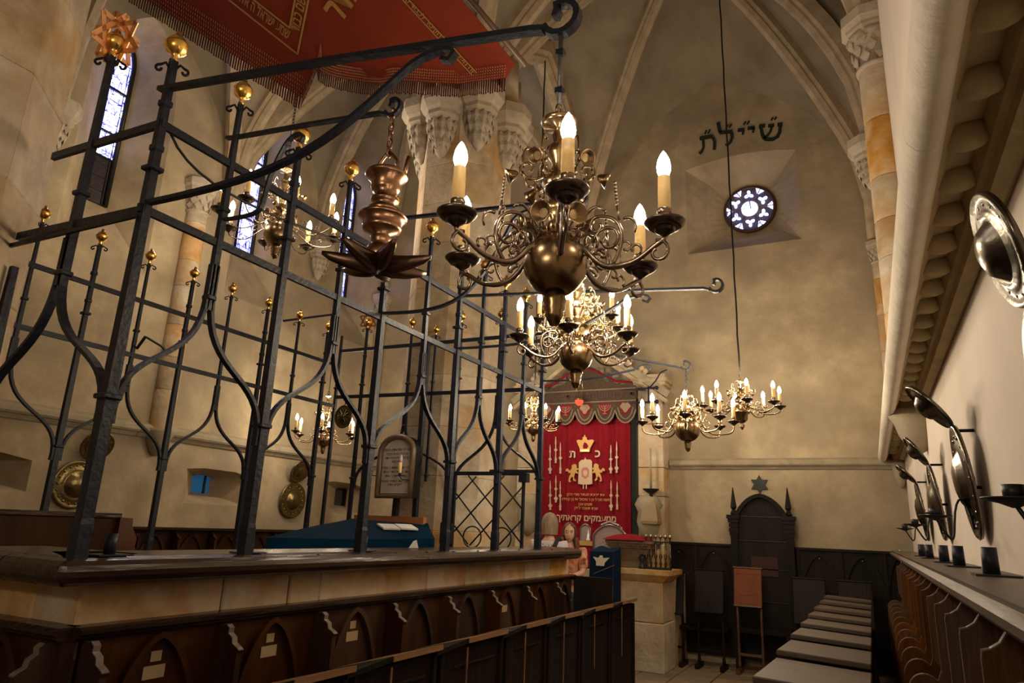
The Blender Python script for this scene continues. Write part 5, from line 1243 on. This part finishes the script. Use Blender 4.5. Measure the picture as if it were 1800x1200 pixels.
# the stone lectern, slab on slab
lx, ly = -2.62, 8.75
lc = thing('stone_lectern', 'stone lectern with moulded slab and carved wooden block before the ark', 'lectern', (lx, ly, 0))
MB().rng((-2.95, ly-.05, 0), (-2.30, ly+.5, .55), .01).build('shaft_block', STONE, lc)
MB().rng((-2.94, ly-.04, .555), (-2.31, ly+.5, 1.02), .01).build('shaft_block', STONE, lc)
MB().loft([[Vector((x0, y0, z)) for x0, y0 in ((-2.97-q, ly-.07-q), (-2.28+q, ly-.07-q), (-2.28+q, ly+.5), (-2.97-q, ly+.5))] for z, q in ((1.02, -.03), (1.08, .04), (1.11, .08), (1.17, .09))], True, False, True).build('slab', STONE_Y, lc)
MB().loft([[Vector((x0, y0, z)) for x0, y0 in ((-2.90-q, ly-.02-q), (-2.52+q, ly-.02-q), (-2.52+q, ly+.3+q), (-2.90-q, ly+.3+q))] for z, q in ((1.17, -.04), (1.25, -.03), (1.36, .03), (1.40, .05), (1.41, .08), (1.46, .09), (1.47, .11), (1.50, .11))], True, False, True).build('carved_block', mat('brown_carved_oak', (.13, .085, .05), .5, col2=(.19, .13, .08), scale=12, bump=.3), lc)
for k in range(13): MB().sphere((-2.99+k*.043, ly-.14, 1.445), .011, 7, 5).build('gilt_bead', OLDPLATE, lc)
cs = MB(); cs.grid(16, 12, lambda u, v: Vector((-3.04+.54*u, ly-.17+.5*v, 1.505+.075*(math.sin(PI*u)**.5)*(math.sin(PI*v)**.5))))
cs.grid(2, 2, lambda u, v: Vector((-3.04+.54*u, ly-.17+.5*v, 1.503)), False, True)
whole(cs, 'red_cushion', REDV, (-2.77, ly+.08, 1.503), 'dark red velvet cushion lying on the stone lectern', 'cushion')
# candelabrum rack of little spindles
rk = thing('candle_rack', 'dark openwork candle rack with small cups and turned spindles on the stone lectern', 'candle rack', (-2.36, ly+.1, 1.17))
MB().rng((-2.52, ly-.05, 1.172), (-2.20, ly+.0, 1.20)).build('base_bar', BLACK, rk)
MB().rng((-2.52, ly-.04, 1.49), (-2.20, ly-.01, 1.505)).build('top_bar', BLACK, rk)
MB().lathe([(.05, 1.172), (.04, 1.2), (.02, 1.25), (.045, 1.30), (.02, 1.34)], 10, (-2.56, ly-.04, 0)).build('scroll_foot', BLACK, rk)
for k in range(6):
    x = -2.51+k*.06
    MB().lathe([(.008, 1.2), (.018, 1.24), (.008, 1.28), (.022, 1.33), (.008, 1.37), (.012, 1.45), (.006, 1.49)], 8, (x, ly-.025, 0)).build('spindle', PEWTER, rk)
    MB().lathe([(.004, 1.505), (.008, 1.53), (.018, 1.55), (.018, 1.585), (.015, 1.585), (.012, 1.555), (.001, 1.55)], 9, (x, ly-.025, 0)).build('candle_cup', BRONZE, rk)
# hanging lamp and box lantern on the right pilaster
pl = thing('pilaster_candlestick', 'dark pricket candlestick with boxy lantern base on the ark\'s right pilaster', 'candlestick', (-2.68, 9.55, 1.7))
MB().lathe([(.06, 2.02), (.02, 2.06), (.03, 2.09), (.02, 2.12), (.11, 2.18), (.115, 2.195), (.02, 2.19)], 14, (-2.68, 9.58, 0)).build('pan', BLACK, pl)
MB().loft([[Vector((-2.68+a*q, 9.58+b*q, z)) for a, b in ((-1, -1), (1, -1), (1, 1), (-1, 1))] for z, q in ((1.72, .11), (1.76, .12), (2.0, .085), (2.03, .06))], True, False, True).build('lantern_box', mat('horn_panel', (.30, .22, .12), .5), pl)
MB().lathe([(.018, 2.19), (.014, 2.45), (.012, 2.75), (.001, 2.76)], 8, (-2.68, 9.58, 0)).build('taper', CORN, pl)
# navy lectern cover
bg = thing('covered_stand', 'small stand under a navy cloth with pale embroidered crest between women and lectern', 'stand', (-2.98, 8.3, 0))
a = at(1037, 968, 'Y', 8.25); b = at(1072, 972, 'Y', 8.25); z0 = .7
mb = MB(); mb.grid(10, 8, lambda u, v: Vector((a.x+(b.x+.04-a.x)*u, 8.25-.03*(1-v)+.012*math.sin(u*14)*(1-v), z0+(a.z-z0)*v))); mb.grid(10, 4, lambda u, v: Vector((a.x+(b.x+.04-a.x)*u, 8.25+.3*v, a.z+.05*v+.012*math.sin(u*9)*v)))
mb.grid(6, 8, lambda u, v: Vector((b.x+.04, 8.25+.3*u, z0+(a.z-z0)*v+.05*u*v))); mb.build('cloth', NAVY, bg)
p = at(1056, 985, 'Y', 8.2)
MB().prism([(p.x+x, p.z+z) for x, z in ((-.10, .04), (-.03, .03), (-.01, .06), (.02, .06), (.03, .03), (.11, .04), (.05, -.02), (.04, -.06), (-.06, -.06), (-.06, -.01))], frame((0, 8.205, 0), (1, 0, 0), (0, 0, 1)), .004).build('crest', mat('cream_thread', (.62, .56, .44), .7), bg)
MB().bar([at(1043, 1008, 'Y', 8.2), at(1080, 993, 'Y', 8.2)], .006, .012, (0, 0, 1)).build('silver_braid', SILVER, bg)
MB().rng((a.x+.03, 8.27, 0), (b.x+.01, 8.5, z0+.1)).build('pedestal', WOOD_B, bg)
# ---------------------------------------------------------------- wall sconces, plaque, banner
def plate(mb, c, e1, e2, r1, r2, dome=.05):
    """embossed dish: c centre, e1/e2 in-plane axes, bulging along e1 x e2"""
    c = Vector(c); e1 = Vector(e1).normalized(); e2 = Vector(e2).normalized(); nn = e1.cross(e2).normalized()
    prof_ = [(1.0, -.006), (1.02, .004), (.98, .012), (.90, .004), (.70, .006), (.62, .016), (.58, .010), (.52, .25*dome), (.38, .75*dome), (.2, .95*dome), (.0, dome)]
    N_ = 32; rings = [[c+e1*r1*r*math.cos(2*PI*i/N_)+e2*r2*r*math.sin(2*PI*i/N_)+nn*z for i in range(N_)] for r, z in prof_]
    mb.loft(rings, True, True)
    back = [c+e1*r1*math.cos(2*PI*i/N_)+e2*r2*math.sin(2*PI*i/N_)-nn*.007 for i in range(N_)]
    mb.add(back, [tuple(range(N_-1, -1, -1))])
    return nn
def embossed(t, c, e1, e2, r1, r2, m, nm, nb=16, dome=.05):
    mb = MB(); nn = plate(mb, c, e1, e2, r1, r2, dome); p = mb.build(nm, m, t)
    e1 = Vector(e1).normalized(); e2 = Vector(e2).normalized()
    for i in range(nb):
        a = 2*PI*i/nb; MB().sphere(Vector(c)+e1*r1*.80*math.cos(a)+e2*r2*.80*math.sin(a)-nn*.001, .062*min(r1, r2), 8, 5).build('embossed_boss', m, p)
    return p
def arm_candle(t, pts, k=1., lit=False):
    mb = MB(); mb.tube(pts, .005*k, 6); mb.build('wire_arm', BLACK, t); e = Vector(pts[-1])
    MB().lathe([(.006, -.01), (.03*k, .0), (.062*k, .008), (.064*k, .012), (.012, .008), (.02*k, .012), (.022*k, .04*k), (.018*k, .04*k), (.001, .02*k)], 16, e).build('drip_pan', BLACK, t)
SW = [(1.86, (1712, 358), 2.14, .205), (3.66, (1593, 682), 2.12, .20), (5.25, (1589, 770), 2.10, .20), (6.75, (1575, 818), 2.10, .20)]
lab = ['pewter sconce plates on the pale south wall, nearest the camera at the right edge', 'second pewter sconce from the camera on the south wall, its lower plate seen edge-on', 'third pewter sconce from the camera on the south wall', 'farthest pewter sconce on the south wall, close to the dark corner bracket']
for k, (y, tp, zh, r) in enumerate(SW):
    t = thing('wall_sconce', lab[k], 'sconce', (XE-.02, y, 1.9), 'plate sconces on the south wall')
    h = Vector((XE-.08, y, zh)); top = at(tp[0], tp[1], 'Y', y+.03)
    lean = top-h; lean.y = 0
    embossed(t, h+lean/2, (0, -1, 0), lean, r*.72, lean.length/2, PEWTER, 'upper_plate')
    low = Vector((XE-.03, y-.02, 1.63)); up_ = h-low; up_.y = 0
    embossed(t, low+up_/2, (0, -1, 0), up_, r*1.05, up_.length/2, PEWTER, 'lower_plate')
    b = low+Vector((-.02, -.02, .04)); X = Vector
    e = Vector((XE-.20, y-.18, 1.715)) if k else Vector((.285, 1.86, 1.70))
    d = e-b; arm_candle(t, bez(b, b+d*.1+Vector((0, 0, .16)), b+d*.42+Vector((0, 0, .14)), b+d*.52, 8)+bez(b+d*.52, b+d*.6+Vector((0, 0, -.11)), e+Vector((.05, .02, -.10)), e+Vector((0, 0, -.006)), 8)[1:], 1.0)
    for s_ in ((XE-.01, 1.85), (XE-.01, 2.1)): MB().tube([(XE, y, s_[1]), (XE-.07, y, s_[1])], .008, 6).build('wall_hook', IRON, t)
for k, (y, z, r, yu, zu, ru, lb) in enumerate(((4.84, 1.87, .265, 4.95, 2.315, .19, 'olive brass sconce of two round plates on the north wall, left of the blue squint'), (8.22, 1.87, .265, 8.23, 2.31, .19, 'olive brass sconce of two round plates on the north wall under the distant chandelier'))):
    t = thing('wall_sconce', lb, 'sconce', (XW+.03, y, 1.9), 'plate sconces on the north wall')
    embossed(t, (XW+.05, y, z), (0, 1, 0), (.05, 0, 1), r, r, OLDPLATE, 'lower_plate', 18, .07)
    embossed(t, (XW+.12, yu, zu), (0, 1, 0), (.45, 0, 1), ru, ru*.95, OLDPLATE, 'upper_plate', 14, .04)
    MB().tube([(XW, y, z), (XW+.06, y, z)], .01, 6).build('wall_hook', IRON, t)
# hanging round disc on the cage's east rail
q = at(604, 732, 'Y', 5.72); hd = thing('hanging_disc', 'round engraved brass disc hanging from the cage rail before the north wall', 'disc', (q.x, q.y, q.z))
mb = MB(); plate(mb, q, (1, 0, 0), (0, 0, 1), .115, .125, .01); p = mb.build('disc', OLDPLATE, hd)
for i in range(6):
    a = PI*i/6; MB().tube([q+Vector((.08*math.cos(a), -.014, .08*math.sin(a))), q-Vector((.08*math.cos(a), .014, .08*math.sin(a)))], .006, 5).build('rosette_ray', OLDPLATE, p)
MB().tube([q+Vector((0, 0, .12)), Vector((q.x, 5.75, 2.90))], .006, 5).build('hook', IRON, hd)
# memorial board
q = at(697, 820, 'Y', 5.60); bw, bh = .235, .60
mp = thing('memorial_board', 'arched glazed memorial board with Hebrew text in a dark wooden frame on a post', 'board', (q.x, 5.6, .68))
sh = [(-bw, -.30), (bw, -.30), (bw, .16)]+[(bw*math.cos(a), .16+.15*math.sin(a)) for a in [PI*k/12 for k in range(1, 12)]]+[(-bw, .16)]
BM = frame((q.x, q.y, q.z), Vector((1, -.12, 0)), (0, 0, 1))
mb = MB(); mb.prism(sh, BM, -.09); mb.build('case', WOOD_B, mp)
sm_ = [(x*.80, z*.86-.0) for x, z in sh]; mb = MB(); mb.prism(sm_, BM, .004); mb.build('text_sheet', PAPER, mp)
mb = MB(); fp = [BM @ Vector((x*.92, z*.95, .015)) for x, z in sh]; mb.tube(fp, .030, 8, closed=True); mb.build('frame', mat('brown_frame', (.13, .085, .05), .3, col2=(.2, .14, .09), scale=8), mp)
rows = ['אשר יצר את האדם בחכמה', 'וברא בו נקבים נקבים', 'חלולים חלולים גלוי וידוע', 'לפני כסא', 'אלהי נשמה שנתת בי טהורה', 'אתה בראתה אתה יצרתה', 'אתה נפחתה בי ואתה', 'ברוך אתה המחזיר נשמות', 'לפגרים מתים']
zs_ = [.155, .115, .075, .04, -.02, -.06, -.10, -.15, -.185]
for r_, z in zip(rows, zs_): text(heb(r_), BM @ Matrix.Translation((0, z, .006)), .021, INK, mp, 'text_line', bold=.012)
MB().bar([BM @ Vector((0, -.30, -.04)), BM @ Vector((-.02, -1.2, -.04))], .05, .05, (0, 1, 0)).build('post', IRON, mp)
for s_, zz in ((.62, -.10), (-1.12, -.06)):
    e = BM @ Vector((s_*bw, zz, .10)); mb = MB(); mb.tube([BM @ Vector((math.copysign(bw*.95, s_), zz-.03, .03)), e+Vector((.02, 0, -.03)), e], .005, 5); mb.build('candle_arm', BLACK, mp)
    MB().lathe([(.01, 0), (.04, .008), (.01, .012), (.016, .02), (.016, .03)], 12, e).build('drip_pan', BLACK, mp)
    MB().lathe([(.014, .02), (.014, .13), (.001, .13)], 10, e).build('candle_tube', WAX, mp)
    MB().lathe([(.012, .13), (.017, .15), (.014, .18), (.001, .21)], 10, e).build('unlit_bulb', mat('frosted_bulb', (.6, .55, .55), .3), mp)
# ---- the great banner
PB_ = at(545, 165, 'Y', 3.9); PC_ = at(900, 118, 'Y', 3.9); PA_ = at(100, -100, 'Y', 2.6)
bnn = (PC_-PB_).cross(PA_-PB_).normalized()
if bnn.y > 0: bnn = -bnn                         # towards the viewer below
def onb(px_, py_, off=0.):
    d = RT*((px_-900)/F)+UP*((600-py_)/F)+fw; o = Vector((0, 0, EYE))
    return o+d*((PB_-o).dot(bnn)/d.dot(bnn))+bnn*off
bn = thing('banner', 'great rust red banner with gold Hebrew lettering and knotted fringe, overhead on a pole', 'banner', PC_)
left = [(100+(530-100)*i/14, -100+(172+100)*i/14) for i in range(15)]
hem = [(560, 102), (563, 122), (580, 130), (596, 136), (620, 142), (645, 147), (668, 147), (692, 141), (725, 142), (764, 147), (806, 149), (848, 142), (890, 137)]
right = [(906, 112), (740, -85)]
amp = [.0, .03, .05, .03, -.02, -.05, -.02, .04, .03, -.03, -.04, .02, .0]
hem3 = [onb(*p, a*.4) for p, a in zip(hem, amp)]
bl_ = [onb(*left[-1])]+hem3+[onb(*right[0])]; blen = [0]
for i in range(len(bl_)-1): blen.append(blen[-1]+(bl_[i+1]-bl_[i]).length)
def bottom(u):
    s_ = u*blen[-1]
    for i in range(len(bl_)-1):
        if s_ <= blen[i+1]+1e-9: return bl_[i].lerp(bl_[i+1], (s_-blen[i])/max(1e-6, blen[i+1]-blen[i]))
    return bl_[-1]
tA, tC, bB, bC = onb(*left[0]), onb(*right[1]), bl_[0], bl_[-1]
def cloth(u, v):
    flat_ = bB.lerp(bC, u); top_ = tA.lerp(tC, u); d_ = bottom(u)-flat_
    return flat_.lerp(top_, v)+d_*(1-v)**5
us = sorted(set([i/60 for i in range(61)]+[q/blen[-1] for q in blen]))
mb = MB(); nu_, nv_ = len(us)-1, 24
for side in (0, 1):
    vs_ = [cloth(u, j/nv_)-bnn*(.004*side) for j in range(nv_+1) for u in us]; w_ = nu_+1
    fs_ = [(j*w_+i, j*w_+i+1, (j+1)*w_+i+1, (j+1)*w_+i) for j in range(nv_) for i in range(nu_)]
    mb.add(vs_, fs_ if side else [f[::-1] for f in fs_], True)
mb.build('cloth', REDF, bn)
def band(pts, w, off, name, m, kind=None):
    mb = MB(); n_ = len(pts); vs = [p+bnn*off for p, q_ in pts]+[q_+bnn*off for p, q_ in pts]
    mb.add(vs, [(i, i+1, n_+i+1, n_+i) for i in range(n_-1)]); o = mb.build(name, m, bn)
    if kind: o['kind'] = kind
    return o
# knotted headings: fine diagonal netting over the edge
def netting(a_pts, b_pts, cols, name):
    mb = MB(); n_ = len(a_pts)
    def P_(u, v):
        t = u*(n_-1); i = min(int(t), n_-2); f_ = t-i; a = a_pts[i].lerp(a_pts[i+1], f_); b = b_pts[i].lerp(b_pts[i+1], f_); return a.lerp(b, v)+bnn*.006
    for i in range(cols):
        for j in range(5):
            u0 = i/cols; u1 = min(1, (i+.5)/cols); v0 = j/5; v1 = (j+.62)/5
            mb.bar([P_(u0, v0), P_(u1, v1)], .007, .005, bnn)
    o = mb.build(name, KNOT, bn); o['kind'] = 'stuff'; return o
l3 = [onb(*p) for p in left]; l3i = [onb(p[0]+22, p[1]-26) for p in left]
netting(l3i, l3, 110, 'knotted_heading')
h3i = [onb(p[0]+(4 if i < 2 else 2), p[1]-24, a*.4) for i, (p, a) in enumerate(zip(hem, amp))]
netting(h3i, hem3, 120, 'knotted_heading')
def fringe(edge, n_, ln, name):
    E_ = []; L_ = [0]
    for i in range(len(edge)-1): L_.append(L_[-1]+(edge[i+1]-edge[i]).length)
    def pt(t):
        s_ = t*L_[-1]
        for i in range(len(edge)-1):
            if s_ <= L_[i+1]+1e-9: return edge[i].lerp(edge[i+1], (s_-L_[i])/max(1e-6, L_[i+1]-L_[i]))
        return edge[-1]
    dk = MB(); lt = MB(); w = L_[-1]/n_
    for i in range(n_):
        a = pt((i+.1)/n_); b = pt((i+.62)/n_); c = pt((i+.82)/n_); l_ = ln*random.uniform(.93, 1.05); z = Vector((0, 0, -l_)); tdir = (b-a)
        q = Vector((0, .004, 0)); dk.hexa([a+z, b+z, b+z+q, a+z+q, a, b, b+q, a+q])
        lt.tube([c-Vector((0, .006, 0)), c-Vector((0, .006, l_*.92))], w*.10, 5)
    o1 = dk.build(name, REDFRINGE, bn); o2 = lt.build('pale_'+name, TASSEL, bn); o1['kind'] = 'stuff'; o2['kind'] = 'stuff'
random.seed(4)
fringe(l3, 105, .125, 'fringe'); fringe([l3[-1], onb(545, 140), hem3[0]], 12, .11, 'fringe'); fringe(hem3, 95, .115, 'fringe')
# gold: star corner with lettered double outline, strip along the pole, large letters
def gline(p, q_, w=.016, m=GOLDTHREAD):
    a, b = onb(*p, .016), onb(*q_, .016); MB().bar([a, b], w, .003, bnn).build('gold_line', m, bn)
for p, q_ in (((300, -84), (525, 94)), ((525, 94), (556, -60)), ((322, -100), (511, 48)), ((511, 48), (532, -60)), ((711, 0), (832, 131)), ((722, 0), (840, 127)), ((640, -77), (711, 0)), ((652, -77), (722, 0))): gline(p, q_, .016 if p[0] < 600 else .008)
def btext(t, p, q_, h, bold=.02):
    a, b = onb(*p, .017), onb(*q_, .017); e = (b-a).normalized(); nrm = bnn.cross(e)
    o_ = text(heb(t), frame((a+b)/2-nrm*h*.3, e, nrm), h, GOLDTHREAD, bn, 'gold_letters', bold=bold)
    xs_ = [(v.co-(a+b)/2+org(bn)).dot(e) for v in o_.data.vertices]; f_ = (b-a).length/max(1e-6, max(xs_)-min(xs_)); c_ = (a+b)/2-org(bn)
    for v in o_.data.vertices: d_ = (v.co-c_).dot(e); v.co += e*(d_*(f_-1))
btext('שמע ישראל ה אלהינו ה אחד', (372, -45), (510, 64), .085)
btext('ברוך שם כבוד', (523, 55), (545, -45), .08)
btext('והדר', (590, 34), (640, -42), .17, .03)
btext('זה מעשה קרל הקיסר לכבוד קהל פראג', (680, -40), (834, 126), .035)
pole = MB(); pa, pb = onb(923, 118, -.02), onb(733, -108, -.02); pole.tube([pb, pa], .022, 10); pole.build('pole', mat('dark_pole', (.09, .045, .025), .4), bn)
# ---------------------------------------------------------------- the two visitors
def skin_mesh(nodes, edges, sub=1):
    me = bpy.data.meshes.new('skeleton'); me.from_pydata([n[0] for n in nodes], edges, [])
    o = bpy.data.objects.new('skeleton', me); COL.objects.link(o)
    o.modifiers.new('skin', 'SKIN'); s_ = o.modifiers.new('sub', 'SUBSURF'); s_.levels = sub; s_.render_levels = sub
    sv = me.skin_vertices[0].data
    for i, n in enumerate(nodes): r = n[1]; sv[i].radius = r if isinstance(r, tuple) else (r, r); sv[i].use_root = (i == 0)
    bpy.context.view_layer.update(); dg = bpy.context.evaluated_depsgraph_get()
    m2 = bpy.data.meshes.new_from_object(o.evaluated_get(dg)); mb = MB(); mb.add([v.co.copy() for v in m2.vertices], [tuple(p.vertices) for p in m2.polygons], True)
    bpy.data.objects.remove(o); bpy.data.meshes.remove(me); bpy.data.meshes.remove(m2); return mb
def head_mesh(k=1.):
    mb = MB(); nu, nv = 32, 24
    def fn(u, v):
        th = 2*PI*u; ph = PI*v; x = math.sin(ph)*math.sin(th); y = math.sin(ph)*math.cos(th); z = -math.cos(ph)
        p = Vector((x*.074, y*.092, z*.115))
        if z < -.05: q = (-z-.05)/.95; p.x *= 1-.34*q**1.3; p.y = p.y*(1-.12*q)+.016*q
        if y > 0:
            g = math.exp(-(p.x/.012)**2)
            p.y += .022*g*max(0, 1-abs(p.z+.028)/.034)+.006*g*max(0, 1-abs(p.z+.005)/.04)      # nose
            for s_ in (-1, 1): p.y -= .010*math.exp(-((p.x-s_*.030)/.016)**2-((p.z-.006)/.012)**2)   # sockets
            p.y += .004*math.exp(-(p.x/.02)**2-((p.z+.066)/.012)**2)+.007*math.exp(-(p.x/.022)**2-((p.z+.10)/.016)**2)
        return p*k
    mb.grid(nu, nv, fn, True, True); return mb
def person(label, loc, yaw, H, head_yaw, shirt, pants, hair_m, style, arms, lean=0.):
    t = thing('person', label, 'person', loc); k = H/1.7
    B = Matrix.Translation(loc) @ Matrix.Rotation(yaw, 4, 'Z') @ Matrix.Scale(k, 4)
    def put(mb, nm, m, par=t, M=None): o = MB(); o._m(mb, B @ (M or Matrix())); return o.build(nm, m, par)
    N_ = [((0, 0, .92), (.135, .10)), ((0, .0, 1.05), (.115, .085)), ((0, .01, 1.20), (.125, .095)), ((0, .0, 1.34), (.135, .085)), ((0, -.01, 1.42), (.06, .06)), ((0, .005, 1.50), (.048, .05)), ((0, .012, 1.55), (.045, .05))]
    E_ = [(0, 1), (1, 2), (2, 3), (3, 4), (4, 5), (5, 6)]
    def chain(root, pts):
        i = root
        for p, r in pts: N_.append((p, r)); E_.append((i, len(N_)-1)); i = len(N_)-1
        return i
    for s_ in (-1, 1):
        chain(0, [((s_*.09, 0, .84), .085), ((s_*.095, .01, .50), .056), ((s_*.095, -.015, .30), .05), ((s_*.095, -.02, .09), .036), ((s_*.10, .05, .04), .035), ((s_*.105, .14, .03), .028)])
        a = arms[0 if s_ < 0 else 1]
        w = chain(3, [((s_*.165, -.005, 1.395), .052), ((s_*.19, *a[0]), .040), ((s_*a[1][0], *a[1][1:]), .030)])
        wp = Vector(N_[w][0]); d = (wp-Vector(N_[w-1][0])).normalized(); sd = Vector((0, 1, 0)) if abs(d.y) < .6 else Vector((0, 0, 1)); sd = (sd-d*sd.dot(d)).normalized(); inw = d.cross(sd)*s_
        pl_ = chain(w, [(tuple(wp+d*.05), (.036, .018))])
        for fi, (off, ln) in enumerate(((.026, .065), (.009, .075), (-.008, .070), (-.024, .055))):
            b0 = wp+d*.085+sd*off; chain(pl_, [(tuple(b0), .0085), (tuple(b0+d*ln*.5+inw*.006), .008), (tuple(b0+d*ln+inw*.022), .0065)])
        b0 = wp+d*.03+sd*.035; chain(pl_, [(tuple(b0), .010), (tuple(b0+d*.03+sd*.015+inw*.012), .009), (tuple(b0+d*.055+sd*.012+inw*.02), .007)])
    body = skin_mesh(N_, E_, 1)
    HM = Matrix.Translation((0, .015, 1.60)) @ Matrix.Rotation(head_yaw, 4, 'Z'); hd_ = head_mesh(); body._m(hd_, HM)
    for s_ in (-1, 1): body._m(MB().sphere((0, 0, 0), .026, 10, 6, (.35, .7, 1.1)), HM @ Matrix.Translation((s_*.073, -.008, -.008)))
    put(body, 'body', SKIN)
    for s_ in (-1, 1):
        put(MB().sphere((s_*.030, .078, .006), .0098, 10, 6), 'eye', mat('eye_white', (.40, .35, .32), .4), M=HM)
        put(MB().sphere((s_*.030, .0845, .006), .0062, 8, 5), 'iris', mat('brown_iris', (.03, .015, .01), .2), M=HM)
        put(MB().bar([(s_*.014, .088, .024), (s_*.032, .089, .030), (s_*.048, .078, .025)], .006, .005, (0, 1, 0)), 'eyebrow', hair_m, M=HM)
    put(MB().bar([(-.022, .084, -.066), (-.008, .0935, -.063), (.008, .0935, -.063), (.022, .084, -.066)], [.003, .009, .009, .003], .011, (0, 1, 0)), 'lips', mat('lips', (.42, .14, .12), .5), M=HM)
    # clothes: shells grown a little wider than the body
    top = [((0, 0, .98), (.150, .115)), ((0, .0, 1.07), (.135, .105)), ((0, .01, 1.20), (.145, .115)), ((0, .0, 1.34), (.150, .100)), ((0, -.008, 1.405), (.085, .078))]
    te = [(0, 1), (1, 2), (2, 3), (3, 4)]
    for s_ in (-1, 1):
        a = arms[0 if s_ < 0 else 1]; el = Vector((s_*.19, *a[0])); sh_ = Vector((s_*.168, -.005, 1.395)); top += [(tuple(sh_), .068), (tuple(sh_.lerp(el, .62 if style == 'bob' else .95)), .062)]; n0 = len(top); te += [(3, n0-2), (n0-2, n0-1)]
    put(skin_mesh(top, te, 1), 'shirt', shirt)
    pn = [((0, 0, .97), (.148, .112)), ((0, 0, .90), (.145, .11))]; pe = [(0, 1)]
    for s_ in (-1, 1):
        i = 1
        for p, r in (((s_*.09, 0, .82), .098), ((s_*.095, .01, .50), .068), ((s_*.095, -.015, .30), .06), ((s_*.095, -.02, .08), .055)): pn.append((p, r)); pe.append((i, len(pn)-1)); i = len(pn)-1
    put(skin_mesh(pn, pe, 1), 'trousers', pants)
    for s_ in (-1, 1): put(MB().sphere((s_*.103, .06, .035), .05, 12, 8, (.9, 2.2, .7)), 'shoe', BLACK)
    # hair
    def cap(th0, th1, zlow, r=1.12):
        mb = MB()
        def fn(u, v):
            th = (th0+(th1-th0)*u)*(1+.42*max(0, 1-v/.30)**.6 if v < .30 else 1); z = 1-v*(1-zlow); rr = math.sqrt(max(0, 1-max(z, -.25)**2)) if z > -.3 else .97*(1+.10*(z+.3))
            w_ = 1+.025*math.sin(th*17+v*3); return Vector((math.sin(th)*rr*.080*r*w_, -math.cos(th)*rr*.100*r*w_-.006, .122*r*max(z, -9)))
        mb.grid(44, 18, fn, True); return mb
    if style == 'bob': put(cap(-PI*.72, PI*.72, -.78, 1.09), 'hair', hair_m, M=HM)
    else:
        put(cap(-PI*.70, PI*.70, -.6, 1.10), 'hair', hair_m, M=HM)
        mb = MB()
        for i in range(22):
            a = -PI*.68+PI*1.36*i/21; s0 = Vector((math.sin(a)*.084, -math.cos(a)*.10, -.05)); e0 = Vector((math.sin(a)*.125, -math.cos(a)*.075-.03+.055*max(0, -math.cos(a)), -.42-.05*math.sin(i*2.1)))
            mb.tube(bez(s0, s0+Vector((s0.x*.3, s0.y*.1, -.10)), e0+Vector((.012*math.sin(i*1.9), 0, .14)), e0, 7), [.021, .022, .023, .023, .022, .020, .014, .005], 7)
        put(mb, 'long_locks', hair_m, M=HM)
    return t, put
hang = [((-.02, 1.12), (.205, .03, .90)), ((-.02, 1.12), (.205, .03, .90))]
p1 = at(966, 930, 'Y', 7.3)
t1, put1 = person('woman with ash blond bob seen from behind, white dotted top and black back straps', (p1.x, 7.3, 0), .08, 1.75, -.12, SHIRT, JEANS, HAIRG, 'bob', hang)
for s_ in (-1, 1): put1(MB().bar([(s_*.11, .075, 1.415), (s_*.115, -.02, 1.475), (s_*.10, -.10, 1.39), (s_*.045, -.135, 1.24), (s_*.03, -.13, 1.1)], .045, .012, (0, -1, .2)), 'carrier_strap', STRAP)
put1(MB().tube([(.032*math.cos(2*PI*i/16), -.128, 1.31+.032*math.sin(2*PI*i/16)) for i in range(16)], .005, 6, closed=True), 'strap_ring', STRAP)
random.seed(9)
for i in range(46):
    a = random.uniform(-1.1, 1.1); z = random.uniform(1.08, 1.40); put1(MB().sphere((.150*math.sin(a), -.113*math.cos(a)-.004, z), .006, 6, 4, (1, .6, 1)), 'dot', STRAP)
p2 = at(1002, 934, 'Y', 7.85)
t2, put2 = person('woman with long auburn hair and orange floral top turning towards the camera', (p2.x, 7.85, 0), PI+.12, 1.66, .18, FLORAL, JEANS, HAIRR, 'long', [((.10, 1.16), (.12, .28, 1.12)), ((.02, 1.12), (.20, .06, .90))])

q0, q1 = at(1581, 966, 'Y', 9.86), at(1586, 1012, 'Y', 9.86)
mbc = MB(); mbc.tube([q0, (q0+q1)/2+Vector((.004, 0, 0)), q1], .005, 6); mbc.sphere(q1, .013, 8, 6)
whole(mbc, 'pull_cord', WAX, (q1.x, q1.y, q1.z), 'thin pale pull cord with a knob hanging in the corner beside the south stall', 'cord')
